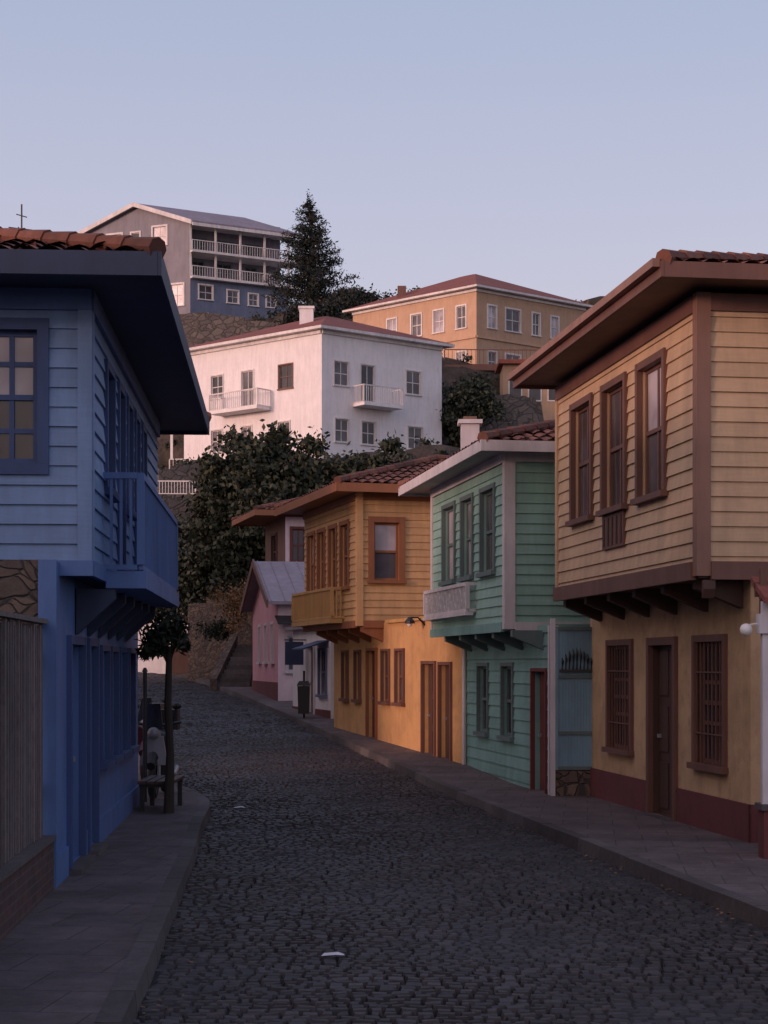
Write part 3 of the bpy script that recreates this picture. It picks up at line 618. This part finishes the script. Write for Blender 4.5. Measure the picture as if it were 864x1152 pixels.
for f,q in ((fl,la),(fr,lb)): f.box(g['trim'],0,q,24.0,24.15,0,.1,'ochre_light'); f.box(g['trim'],-.1,q,zt-.2,zt-.03,0,.1,'cream_trim')
eP=(c[0]-A[0]*.5-B[0]*.5,c[1]-A[1]*.5-B[1]*.5)
hip_roof(g,eP,A,B,la+1,lb+1,zt+.15,.42,mat='roof_brown',soffit='cream_trim',th=.14,amp=0)
a=g['chimney']; 
for px,dz in ((452,1.45),(468,1.1)): x,y=P2(px,119); a.box(x-.3,x+.3,y-.3,y+.3,zt,zt+dz,'brown_trim')
g.done()

c=P2(214,137); l=P2(102,140.6); r=P2(324,141.0); zt=38.1
g,fl,fr,A,B,la,lb=hillhouse('grey_balcony_house',c,l,r,29)
wl=[fl.r(*t) for t in ((121,137,264,281),(172,187,255,276),(148,157,262,278),(192,206,320,344))]
wall(g['walls'],fl,0,la,27,zt,wl,'slate_wall')
for i,o in enumerate(wl): window(g,fl,o,'cream_trim','glass_curtain' if i!=2 else 'glass',cas=.14,cols=1 if i==2 else 2)
wr=[fr.r(*t) for t in ((224,239,321,337),(256,268,327,341),(280,290,331,344),(300,310,334,346))]
zb1=33.6
wall(g['walls'],fr,0,lb,29,zb1,wr,'slate_blue')
for o in wr: window(g,fr,o,'cream_trim','glass_mid',cas=.1)
rec=1.6; fR=Face(fr.p(0,0,-rec)[:2],B,fr.n); lo=[(.8,1.8,34.0,35.3),(2.8,4.2,33.9,35.3),(5.5,6.5,34,35.3),(.8,2.0,36.0,37.2),(3.2,4.4,36.0,37.2),(5.6,6.8,36.0,37.2)]
wall(g['walls'],fR,0,lb,zb1,zt+.9,lo,'slate_wall')
for o in lo: window(g,fR,o,'grey_green','glass',cas=.05)
for z in (zb1,35.7): 
    fr.box(g['balcony'],0,lb+1.0,z-.15,z,-rec,.5,'cream_trim'); rail(g,fr,.0,lb+1.0,z,z+.85,.45,'cream_trim',.22)
fr.box(g['balcony'],0,lb+.8,zt-.2,zt-.02,-rec,.2,'cream_trim')
for k in range(5):
    u=k*(lb)/4+ .05; fr.box(g['balcony_posts'],u-.07,u+.07,zb1,zt-.2,-.1,.05,'cream_trim')
wall(g['walls'],Face(l,B,(0,1)),0,lb,27,zt,[],'slate_wall'); wall(g['walls'],Face(r,A,(1,0)),rec,la,27,zt,[],'slate_wall')
for k in range(5): u=.3+k*lb/5; fr.box(g['stilts'],u-.15,u+.15,26,29,-.5,-.2,'slate_wall')
fr.box(g['stilts'],0,lb,26,29,-2.6,-2.4,'undercroft_shade'); fr.box(g['stilts'],0,lb,28.8,28.995,-2.4,.0,'slate_blue')  # near-black panel behind the stilts, undercroft shade put into its colour
m=g['roof']; rise=1.7; ov=.5
g['walls'].tri(fl.p(0,zt),fl.p(la,zt),fl.p(la/2,zt+rise),'slate_wall')
g['walls'].tri(fr.p(lb,zt,0),(r[0]+A[0]*la,r[1]+A[1]*la,zt),(r[0]+A[0]*la/2,r[1]+A[1]*la/2,zt+rise),'slate_wall')
def GP(a_,b_,z): return (c[0]+A[0]*a_+B[0]*b_,c[1]+A[1]*a_+B[1]*b_,z)
for e in (0,1):
    ea=-.7 if e==0 else la+.7; ez=zt-.7*rise/(la/2)
    q=[GP(ea,-ov,ez),GP(la/2,-ov,zt+rise),GP(la/2,lb+.6,zt+rise),GP(ea,lb+.6,ez)]
    m.hexa([(x,y,z+.02) for x,y,z in q]+[(x,y,z+.2) for x,y,z in q],'metal_roof')
    q=[GP(ea,-ov-.1,ez-.1),GP(la/2,-ov-.1,zt+rise-.1),GP(la/2,-ov-.003,zt+rise-.1),GP(ea,-ov-.003,ez-.1)]
    m.hexa(q+[(x,y,z+.35) for x,y,z in q],'cream_trim')
q=[GP(-.78,-ov,zt-.45),GP(-.71,-ov,zt-.45),GP(-.71,lb+.6,zt-.45),GP(-.78,lb+.6,zt-.45)]; m.hexa(q+[(x,y,z+.25) for x,y,z in q],'cream_trim')
g.done()

g=Group('brown_hillside_shed',P2(600,104)+(15,)); x0,y0=P2(566,104); x1,_=P2(640,104); a=g['walls']; a.box(x0,x1,104,107,13,20.6,'ochre_wall'); a.box(x0-.3,x1+.3,103.6,107.3,20.6,20.85,'roof_brown')
f=Face((x0,104),(1,0),(0,-1))
for k in range(3): o=(.4+k*1.2,1.1+k*1.2,18.4,19.7); f.box(g['window_frames'],o[0]-.08,o[1]+.08,o[2]-.08,o[3]+.08,.002,.05,'cream_trim'); f.box(g['window_glass'],o[0],o[1],o[2],o[3],.052,.06,'glass')
g.done()
g=Group('terrace_fence',P2(530,109)+(20,)); f=Face(P2(500,108),(1,.03),(0,-1)); rail(g,f,0,9,21.3,22.3,0,'brown_trim',.25,'railing'); f.box(g['slab'],0,9,20.9,21.25,-1,.3,'brown_trim')
for u_ in (1.2,2.0,4.3): f.box(g['slab'],u_,u_+.6,20,20.88,-.5,.2,'ochre_wall')
g.done()
g=Group('white_picket_fence',P2(195,86)+(11,)); f=Face(P2(176,87),(1,.05),(0,-1)); rail(g,f,0,2.0,10.9,11.6,0,'cream_trim',.15,'pickets'); g.done()

def retain(name,pts,z0s,z1s,th=.6,mat='retaining'):
    a=Acc()
    for k in range(len(pts)-1):
        p,q=pts[k],pts[k+1]; n=8
        for j in range(n):
            t0,t1=j/n,(j+1)/n; L_=lambda t:(p[0]+(q[0]-p[0])*t,p[1]+(q[1]-p[1])*t)
            A_,B_=L_(t0),L_(t1); zt0=z1s[k]+(z1s[k+1]-z1s[k])*t0+random.uniform(-.12,.12)
            a.hexa([(A_[0],A_[1],z0s),(B_[0],B_[1],z0s),(B_[0],B_[1]+th,z0s),(A_[0],A_[1]+th,z0s),(A_[0],A_[1]+.15,zt0),(B_[0],B_[1]+.15,zt0),(B_[0],B_[1]+th,zt0),(A_[0],A_[1]+th,zt0)],mat)
    a.obj(name,(pts[0][0],pts[0][1],z0s))
retain('stone_retaining_wall',[(-16,91),(-12,90),(-9.8,91),(-6,91.5)],6,[13.0,12.6,13.2,12.5])
retain('stone_retaining_wall',[(-15,85),(-11,84),(-7.5,83),(-3,81)],0,[8,8.6,7.5,7.2])
retain('stone_retaining_wall',[(3.6,104),(8,103.6),(14,104.5)],12,[19.5,18.6,17.5])
retain('stone_retaining_wall',[(-8.2,70.5),(-6,69),(-2,67)],0,[4.6,5.0,6],mat='rubble')
retain('stone_retaining_wall',[(-20,127.5),(-14,126.5),(-7,127)],20,[28.2,28.6,27.5])
a=Acc(); a.box(-16,-8.7,80,80.3,1,4.1,'white_wall'); a.box(-16.1,-8.6,79.93,80.37,4.103,4.22,'white_trim'); a.box(-10.1,-9.2,79.9,79.997,1.7,3.6,'brown_dark'); a.obj('garden_wall',(-12,80,1))
a=Acc()
for k in range(10): a.box(-6.15+k*.05,-4.95,62.3+k*.33,62.3+(k+1)*.33+.02,.9,sz(62)+.13+.16*(k+1),'kerb_stone')
a.hexa([(-6.42,62.2,.9),(-6.16,62.2,.9),(-5.7,65.8,.9),(-5.96,65.8,.9),(-6.42,62.2,1.6),(-6.16,62.2,1.6),(-5.7,65.8,3.3),(-5.96,65.8,3.3)],'rubble'); a.obj('stone_steps',(-6,62.5,1.2))

# ================================================================ GROUND, ROAD, PAVEMENTS
RK=[(-6,5.9),(5,4.25),(13.4,3.05),(28.9,.75),(35.9,-.6),(45.1,-2.42),(57,-4.9),(66.9,-7.1),(78.8,-10.8),(84,-14.5)]
LK=[(-6,-.9),(5,-1.2),(9.9,-1.46),(18,-2.0),(21.5,-2.3),(24.0,-2.42),(25.8,-2.7),(27.3,-3.2),(29.5,-3.8),(34.8,-4.9),(49.7,-7.4),(73.7,-12.9),(84,-22)]
def ip(K,Y): return float(np.interp(Y,[k[0] for k in K],[k[1] for k in K]))
def smooth_ip(K,Y): return (ip(K,Y-1)+ip(K,Y-.5)+ip(K,Y)+ip(K,Y+.5)+ip(K,Y+1))/5
XR=lambda Y: smooth_ip(RK,Y); XL=lambda Y: smooth_ip(LK,Y)
prof=[(0,-5),(79.5,-2),(80,1.7),(86,7),(93,13),(108,13.3),(114,21.3),(124,22.0),(131,29.0),(160,30.5),(240,16),(600,4),(4000,0)]
def terr(X,Y):
    Yp=Y+min(6,max(-6,(X+9))); h=float(np.interp(Yp,[p[0] for p in prof],[p[1] for p in prof]))
    s=min(.034*max(0,Y-28),1.78)-.09
    hh=h+ .35*math.sin(X*.9+Y*.5)+.3*math.sin(X*.37-Y*.8) if Yp>81 else h
    side=max(0,min(1,(abs(X+4)-45)/120)); hh=hh*(1-side*.75)
    return max(s,hh)
xs=np.unique(np.concatenate([np.linspace(-4000,-200,12),np.linspace(-200,-45,14),np.arange(-45,45,1.0),np.linspace(45,200,14),np.linspace(200,4000,12)]))
ys=np.unique(np.concatenate([np.linspace(-4000,-200,10),np.linspace(-200,-10,8),np.arange(-10,170,1.0),np.linspace(170,500,20),np.linspace(500,6000,12)]))
a=Acc(); a.v=[(float(x),float(y),terr(x,y)) for y in ys for x in xs]; nx=len(xs)
a.f=[(j*nx+i,j*nx+i+1,(j+1)*nx+i+1,(j+1)*nx+i) for j in range(len(ys)-1) for i in range(nx-1)]; a.m=['earth']*len(a.f)
a.obj('ground',smooth=True)
a=Acc(); Ys=np.arange(-6,84,1.0)
for y in Ys: a.quad((XL(y)-.05,y,sz(y)-.03),(XR(y)+.05,y,sz(y)-.03),(XR(y+1)+.05,y+1,sz(y+1)-.03),(XL(y+1)-.05,y+1,sz(y+1)-.03),'road_bed')
y=3.0
def stone_(a,x0,x1,y0,y1,z,tx,ty):
    g_=.005; e=.013; x0+=g_; x1-=g_; y0+=g_; y1-=g_; j=lambda s=.008: random.uniform(-s,s)
    b_=[(x0+j(),y0+j()),(x1+j(),y0+j()),(x1+j(),y1+j()),(x0+j(),y1+j())]
    cx,cy=(x0+x1)/2,(y0+y1)/2
    i=len(a.v)
    for (X,Y) in b_: a.v.append((X,Y,sz(Y)-.032))
    for (X,Y) in b_: 
        X2=X+(e if X<cx else -e); Y2=Y+(e if Y<cy else -e); a.v.append((X2,Y2,sz(Y)+z+tx*(X-cx)+ty*(Y-cy)))
    for q in ((4,5,6,7),(0,1,5,4),(1,2,6,5),(2,3,7,6),(3,0,4,7)): a.f.append(tuple(i+k for k in q)); a.m.append('cobble')
while y<82:
    dy=random.uniform(.085,.12)*(1 if y<40 else 1.4); xl=XL(y); xr=XR(y); 
    x=xl+random.uniform(-.05,.03)
    if xl<-15: xl=-15; x=-15
    while x<xr-.03:
        w_=random.uniform(.075,.15)*(1 if y<40 else 1.3); x1=min(x+w_,xr)
        if xr-x1<.05: x1=xr
        wav=.025*math.sin(x*1.3+y*.35)+.015*math.sin(x*3.1+y)
        und=.012*math.sin(x*2.1+y*.7)+.01*math.sin(y*1.9-x)
        stone_(a,x,x1,y+wav,y+dy+wav,random.uniform(-.004,.005)+und,random.uniform(-.07,.07),random.uniform(-.07,.07)); x=x1
    y+=dy
a.obj('cobblestone_road')
def pavement(name,K,side,width,ymax):
    a=Acc(); y=-6.0
    while y<ymax:
        y1=y+.9; k0,k1=K(y),K(y1); z0,z1=sz(y)+.13,sz(y1)+.13
        s=side
        a.quad((k0+s*.16,y,z0-.004),(k0+s*width,y,z0-.004),(k1+s*width,y1,z1-.004),(k1+s*.16,y1,z1-.004),'pavement')
        gg=.006
        t=random.uniform(-.004,.004)
        q=[(k0,y+gg),(k0+s*.17,y+gg),(k1+s*.17,y1-gg),(k1,y1-gg)]
        a.hexa([(X,Y,sz(Y)-.1) for X,Y in q]+[(q[0][0]+s*.02,q[0][1],z0+t),(q[1][0],q[1][1],z0+t),(q[2][0],q[2][1],z1+t),(q[3][0]+s*.02,q[3][1],z1+t)],'kerb_stone')
        y=y1
    a.obj(name)
pavement('pavement',XR,1,3.0,68); pavement('pavement',XL,-1,2.6,72)
for (x,y) in ((-2.1,24.6),(-.36,12.1)):
    a=Acc(); z=.02
    a.quad((x-.09,y-.03,z),(x+.02,y-.05,z+.012),(x+.03,y+.03,z+.02),(x-.07,y+.05,z+.008),'paper'); a.quad((x+.02,y-.05,z+.012),(x+.08,y-.02,z+.003),(x+.07,y+.03,z+.006),(x+.03,y+.03,z+.02),'paper'); a.obj('paper_scrap',(x,y,0))

# ================================================================ VEGETATION
def leafmesh(name,C,S,mat,parent,origin,aspect=.6,flat=0.0):
    n=len(C); nrm=rng.normal(size=(n,3)); nrm[:,2]+=flat; nrm/=np.linalg.norm(nrm,axis=1)[:,None]
    t=rng.normal(size=(n,3)); t-=nrm*(t*nrm).sum(1)[:,None]; t/=np.linalg.norm(t,axis=1)[:,None]; b_=np.cross(nrm,t)
    S=S[:,None]; V4=np.stack([C-t*S,C-b_*S*aspect,C+t*S,C+b_*S*aspect],1).reshape(-1,3)-np.array(origin)
    me=bpy.data.meshes.new(name); me.vertices.add(4*n); me.vertices.foreach_set('co',V4.ravel().astype(np.float32)); me.loops.add(4*n); me.loops.foreach_set('vertex_index',np.arange(4*n,dtype=np.int32))
    me.polygons.add(n); me.polygons.foreach_set('loop_start',np.arange(0,4*n,4,dtype=np.int32)); me.polygons.foreach_set('loop_total',np.full(n,4,dtype=np.int32)); me.materials.append(MATS[mat]); me.update(calc_edges=True); me.validate()
    ob=bpy.data.objects.new(name,me); scn.collection.objects.link(ob)
    if parent: ob.parent=parent
    else: ob.location=origin
    return ob
# fallen leaves and grit collected along the kerbs
C=[]
for _ in range(900):
    y=random.uniform(9,45); 
    if random.random()<.5: x=XR(y)-abs(random.gauss(0,.14)); z=sz(y)+.018
    elif random.random()<.5: x=XL(y)+abs(random.gauss(0,.14)); z=sz(y)+.018
    else: x=XR(y)+random.uniform(.1,1.3); z=sz(y)+.136
    C.append((x,y,z))
leafmesh('fallen_leaves',np.array(C),rng.uniform(.012,.03,len(C)),'leaf_dry',None,(0,20,0),.6,6)
def clumps(blobs,per,k,spread=.3):
    out=[]
    for (x,y,z,r) in blobs:
        kk=max(4,int(k*(r**1.5))); d=rng.normal(size=(kk,3)); d/=np.linalg.norm(d,axis=1)[:,None]; d*=rng.uniform(.3,1.15,(kk,1))*r; d[:,2]*=.8
        cc=d+np.array([x,y,z])
        for c_ in cc: out.append(c_+rng.normal(size=(per,3))*spread*rng.uniform(.5,1.3)*np.array([1,1,.75]))
    return np.concatenate(out)
def tree(name,base,blobs,per,k,ls,mat,tr=.2,spread=.3):
    g=Group(name,base); a=g['trunk']; cx=sum(b_[0] for b_ in blobs)/len(blobs); cy=sum(b_[1] for b_ in blobs)/len(blobs)
    fz=base[2]+(min(b_[2]-b_[3]*.4 for b_ in blobs)-base[2])*.9
    mid=((base[0]*.6+cx*.4),(base[1]*.6+cy*.4),fz)
    a.tube([base,((base[0]*.8+cx*.2)+tr*.4,base[1],base[2]+(fz-base[2])*.5),mid],[tr*1.3,tr,tr*.8],'bark',9)
    for b_ in blobs:
        m_=((mid[0]+b_[0])/2+random.uniform(-.3,.3)*b_[3],(mid[1]+b_[1])/2,(mid[2]+b_[2])/2-.15*b_[3]); a.tube([mid,m_,b_[:3]],[tr*.6,tr*.35,tr*.12],'bark',6)
        for q in range(4):
            e=(b_[0]+random.uniform(-1,1)*b_[3],b_[1]+random.uniform(-1,1)*b_[3],b_[2]+random.uniform(-.6,1.0)*b_[3]); a.tube([m_,((m_[0]+e[0])/2,(m_[1]+e[1])/2,(m_[2]+e[2])/2+.1),e],[tr*.22,tr*.12,tr*.04],'bark',5)
    g.done(); C=clumps(blobs,per,k,spread); leafmesh('foliage',C,rng.uniform(.6,1.3,len(C))*ls,mat,g.e,base)
def W3(px,py,D): return ((px-CX)*D/F,D,H-(py-HY)*D/F)
B=[W3(268,532,71)+(1.35,),W3(298,520,72)+(1.3,),W3(330,545,71)+(1.25,),W3(262,572,71)+(1.5,),W3(305,575,70)+(1.7,),W3(345,582,70)+(1.4,),W3(365,540,72)+(1.05,),W3(395,532,72)+(1.0,),W3(425,528,72)+(.65,),W3(440,505,72)+(.35,),W3(350,502,72)+(.4,),W3(290,615,70)+(1.3,),W3(385,560,72)+(1.1,),W3(272,496,72)+(.5,),W3(312,495,72)+(.45,),W3(240,540,71)+(.6,),W3(246,605,71)+(1.1,),W3(265,640,70)+(.9,)]
tree('fig_tree',(-5.4,71,1.6),B,64,25,.13,'leaf_mid',.26,.28)
B=[W3(205,630,75)+(1.4,),W3(215,660,74)+(1.5,),W3(192,670,75)+(1.2,),W3(228,640,74)+(1.1,),W3(230,688,73)+(.8,),W3(190,605,76)+(.8,),W3(212,600,76)+(.7,)]
tree('broadleaf_tree',(-8.4,74.5,1.6),B,60,26,.12,'leaf_dark',.16,.3)
B=[W3(183,702,22.5)+(.15,),W3(197,704,22.5)+(.13,),W3(174,712,22.4)+(.13,),W3(187,716,22.6)+(.10,),W3(169,724,22.5)+(.09,),W3(203,714,22.5)+(.09,),W3(180,730,22.4)+(.07,),W3(207,726,22.4)+(.05,),W3(163,735,22.4)+(.05,)]
g=Group('street_tree',(-2.87,22.5,.13)); g['trunk'].tube([(-2.87,22.5,.1),(-2.85,22.5,.9),(-2.88,22.5,1.6),(-2.86,22.5,2.35)],[.075,.055,.05,.04],'bark',9)
for b_ in B: g['trunk'].tube([(-2.87,22.5,2.1),(b_[0]*.5-2.87*.5,22.5,2.4),b_[:3]],[.02,.014,.006],'bark',5)
g.done(); C=[]
for (x,y,z,r) in B: C.append(np.array([x,y,z])+rng.normal(size=(110,3))*r*.75)
C=np.concatenate(C); leafmesh('foliage',C,rng.uniform(.04,.085,len(C)),'leaf_dark',g.e,(-2.87,22.5,.13),.35)
g=Group('conifer_tree',(-5.6,130,28.5)); base=(-5.6,130,28.3); a=g['trunk']; a.tube([base,(-5.5,130,33),(-5.75,130,38.0)],[.4,.25,.03],'bark',8); C=[]
for ti in range(14):
    t=ti/13; zc=29.6+7.7*t
    for q in range(7 if t<.8 else 5):
        z=zc+random.uniform(-.22,.22); Lb=(.45+3.3*(1-t)**.75)*random.uniform(.5,1.15); an=q*2*math.pi/7+random.uniform(-.4,.4)+ti; x0=-5.55-.2*t
        dx,dy=math.cos(an),math.sin(an); up=random.uniform(.1,.34); pts=[(x0,130,z),(x0+dx*Lb*.5,130+dy*Lb*.5,z+.02*Lb),(x0+dx*Lb,130+dy*Lb,z+Lb*up)]
        a.tube(pts,[.07,.045,.012],'bark',5); n=int(28+75*Lb)
        s=rng.uniform(.12,1.02,n); wd=.07+.18*(1-np.abs(s-.6)); c_=np.stack([x0+dx*Lb*s,130+dy*Lb*s,z+Lb*up*s**2],1)+rng.normal(size=(n,3))*np.stack([wd,wd,wd*.6],1)*(.7+.25*Lb); C.append(c_)
C.append(np.array([-5.75,130,37.6])+rng.normal(size=(90,3))*np.array([.13,.13,.38]))
C=np.concatenate(C); g.done(); leafmesh('foliage',C,rng.uniform(.08,.2,len(C)),'leaf_pine',g.e,(-5.6,130,28.5),.3,.3)
B=[W3(375,352,124)+(1.4,),W3(400,350,124)+(1.2,),W3(350,365,124)+(1.4,),W3(412,340,125)+(.7,),W3(388,340,125)+(1.0,),W3(335,360,124)+(1.0,)]
tree('cypress_tree',(-3.5,124,23.5),B,80,24,.14,'leaf_pine',.3,.4)
B=[W3(520,450,101)+(1.2,),W3(545,460,101)+(1.0,),W3(515,480,101)+(1.2,),W3(535,438,102)+(.7,),W3(500,470,101)+(.7,)]
tree('broadleaf_tree',(4.8,101,13.2),B,60,22,.14,'leaf_dark',.2,.33)
P_=[]; D_=[]
for _ in range(900):
    z_=random.choice((0,0,1,2,3)); X=random.uniform(-26,22); Yp=(random.uniform(81,94),random.uniform(108,116),random.uniform(122,132),random.uniform(94,108))[z_]; Y=Yp-min(6,max(-6,X+9)); z=terr(X,Y)
    if z_==3 and (-13<X<5): continue
    if Y<80: continue
    r=random.uniform(.2,.7); n=60
    (P_ if random.random()<.82 else D_).append(np.array([X,Y,z+r*.4])+rng.normal(size=(n,3))*np.array([r,r,r*.55])*.6)
C=np.concatenate(P_); leafmesh('hillside_shrubs',C,rng.uniform(.07,.16,len(C)),'leaf_dark',None,(0,90,10)); C=np.concatenate(D_); leafmesh('dry_shrubs',C,rng.uniform(.06,.14,len(C)),'leaf_dry',None,(0,90,10))
def bush(name,px,py,D,r,mat,n=1500,ls=.06):
    c_=np.array(W3(px,py,D)); k=12; cc=c_+rng.normal(size=(k,3))*r*.5; C=np.concatenate([q+rng.normal(size=(n//k,3))*r*.28 for q in cc]); leafmesh(name,C,rng.uniform(.6,1.3,len(C))*ls,mat,None,tuple(c_))
bush('dry_bush',270,680,66.5,.75,'leaf_dry'); bush('green_bush',248,705,67.5,.5,'leaf_dark')

# ================================================================ BENCH, MOTORCYCLES
g=Group('park_bench',(-3.1,23.2,.13)); a=g['seat']
for k in range(4): x=-3.30+k*.125; a.box(x,x+.10,22.6,23.9,.50,.54,'brown_dark')
for y in (22.75,23.75):
    a=g['legs']; a.box(-3.29,-3.23,y-.03,y+.03,.12,.45,'black_iron'); a.box(-2.90,-2.84,y-.03,y+.03,.12,.45,'black_iron'); a.box(-3.30,-2.83,y-.02,y+.02,.452,.498,'black_iron')
g.done()
def motorcycle(mx,my,tank,shield):
    mz=sz(my)+.13
    g=Group('parked_motorcycle',(mx,my,mz)); a=g['wheels']
    for yy in (-.65,.68):
        a.torus((mx,my+yy,mz+.30),.24,.06,(1,0,0),'rubber'); a.torus((mx,my+yy,mz+.30),.15,.015,(1,0,0),'chrome'); a.tube([(mx-.06,my+yy,mz+.3),(mx+.06,my+yy,mz+.3)],.05,'chrome',8)
        for k in range(8): t=k*math.pi/4; a.tube([(mx,my+yy,mz+.3),(mx,my+yy+.19*math.cos(t),mz+.3+.19*math.sin(t))],.008,'chrome',4)
    a=g['frame']
    for s_ in (-1,1): a.tube([(mx+s_*.08,my-.65,mz+.3),(mx+s_*.07,my-.5,mz+.75),(mx+s_*.05,my-.42,mz+1.0)],.025,'chrome')
    a.tube([(mx,my-.42,mz+.9),(mx,my-.1,mz+.4),(mx,my+.3,mz+.35),(mx,my+.68,mz+.3)],.03,'black_iron'); a.tube([(mx,my-.42,mz+.9),(mx,my+.1,mz+.72),(mx,my+.75,mz+.75)],.03,'black_iron')
    a.tube([(mx-.36,my-.28,mz+1.12),(mx-.12,my-.42,mz+1.08),(mx+.12,my-.42,mz+1.08),(mx+.36,my-.28,mz+1.12)],.022,'black_iron')
    for s_ in (-1,1): a.tube([(mx+s_*.25,my-.34,mz+1.1),(mx+s_*.3,my-.4,mz+1.32)],.01,'black_iron',5); a.sphere((mx+s_*.31,my-.4,mz+1.36),.075,'rubber',10,6,.7)
    g['engine'].box(mx-.16,mx+.16,my-.15,my+.22,mz+.3,mz+.58,'rubber'); g['engine'].tube([(mx+.14,my,mz+.35),(mx+.17,my+.4,mz+.3),(mx+.17,my+.8,mz+.38)],.04,'chrome')
    g['tank'].sphere((mx,my-.12,mz+.84),.19,tank,14,8,.75); g['tank'].sphere((mx,my-.0,mz+.82),.17,tank,14,8,.7)
    q=[(mx-.2,my-.62,mz+.50),(mx+.2,my-.62,mz+.50),(mx+.2,my-.52,mz+.50),(mx-.2,my-.52,mz+.50),(mx-.13,my-.58,mz+.92),(mx+.13,my-.58,mz+.92),(mx+.13,my-.5,mz+.92),(mx-.13,my-.5,mz+.92)]; g['leg_shield'].hexa(q,shield)
    q=[(mx-.14,my-.64,mz+1.02),(mx+.14,my-.64,mz+1.02),(mx+.14,my-.6,mz+1.02),(mx-.14,my-.6,mz+1.02),(mx-.08,my-.5,mz+1.4),(mx+.08,my-.5,mz+1.4),(mx+.08,my-.47,mz+1.4),(mx-.08,my-.47,mz+1.4)]; g['windscreen'].hexa(q,'glass')
    g['seat'].tube([(mx,my+.12,mz+.80),(mx,my+.4,mz+.82),(mx,my+.75,mz+.90)],[.1,.15,.10],'rubber',10)
    g['headlight'].sphere((mx,my-.64,mz+.97),.09,'chrome'); g['mudguards'].tube([(mx,my-.95,mz+.5),(mx,my-.72,mz+.64),(mx,my-.5,mz+.58)],.07,tank); g['mudguards'].tube([(mx,my+.45,mz+.6),(mx,my+.7,mz+.66),(mx,my+.95,mz+.55)],.07,tank)
    g['top_box'].box(mx-.2,mx+.2,my+.62,my+.95,mz+.97,mz+1.28,'rubber')
    g.done(smooth=('tank','headlight','wheels'))
motorcycle(-3.38,25.4,'rubber','moto_grey'); motorcycle(-3.95,28.6,'moto_red','moto_red')
a=Acc(); a.tube([(-3.44,24.3,.1),(-3.44,24.3,2.0)],.03,'black_iron',8); a.tube([(-3.44,24.3,2.0),(-3.44,24.3,2.06)],[.045,.02],'black_iron',8); a.obj('iron_post',(-3.44,24.3,.13))

# ================================================================ LIGHT & CAMERA
w=bpy.data.worlds.new('World'); scn.world=w; w.use_nodes=True; nt=w.node_tree; nt.nodes.clear()
out=N(nt,'ShaderNodeOutputWorld'); sky=N(nt,'ShaderNodeTexSky'); sky.sky_type='NISHITA'; sky.sun_disc=False
SE,SR=math.radians(7),math.radians(235)
sky.sun_elevation=SE; sky.sun_rotation=SR
sd=(math.sin(SR)*math.cos(SE),math.cos(SR)*math.cos(SE),math.sin(SE))
b1=N(nt,'ShaderNodeBackground'); b1.inputs[1].default_value=.02; nt.links.new(sky.outputs[0],b1.inputs[0])
tc=N(nt,'ShaderNodeTexCoord'); sp=N(nt,'ShaderNodeSeparateXYZ'); nt.links.new(tc.outputs['Generated'],sp.inputs[0])
col=ramp(nt,sp.outputs[2],[(0,(.57,.48,.56)),(.15,(.58,.535,.63)),(.26,(.49,.495,.635)),(.42,(.345,.415,.59)),(1,(.20,.245,.44))])
# dusk glow on the sunset side of the sky
dt=N(nt,'ShaderNodeVectorMath',operation='DOT_PRODUCT'); nt.links.new(tc.outputs['Generated'],dt.inputs[0]); dt.inputs[1].default_value=sd
glow=ramp(nt,dt.outputs['Value'],[(.0,(0,0,0)),(.35,(.16,.085,.05)),(.75,(.62,.33,.19)),(1,(1.0,.62,.38))])
col=mix(nt,1.0,col,glow,'ADD')
b2=N(nt,'ShaderNodeBackground'); b2.inputs[1].default_value=1.0; nt.links.new(col,b2.inputs[0])
ad=N(nt,'ShaderNodeAddShader'); nt.links.new(b1.outputs[0],ad.inputs[0]); nt.links.new(b2.outputs[0],ad.inputs[1]); nt.links.new(ad.outputs[0],out.inputs[0])
sl=bpy.data.lights.new('sun','SUN'); sl.energy=2.0; sl.angle=math.radians(9); sl.color=(1,.57,.48)
so=bpy.data.objects.new('sun',sl); scn.collection.objects.link(so)
so.rotation_euler=Vector(sd).to_track_quat('Z','Y').to_euler()
cam=bpy.data.cameras.new('camera'); co=bpy.data.objects.new('camera',cam); scn.collection.objects.link(co); scn.camera=co
co.location=(0,0,H); co.rotation_euler=(math.pi/2,0,0); cam.sensor_fit='HORIZONTAL'; cam.sensor_width=36; cam.lens=36*F/864; cam.shift_y=172/864; cam.clip_end=10000; cam.clip_start=.1
scn.view_settings.view_transform='Standard'; scn.view_settings.look='None'; scn.view_settings.exposure=0
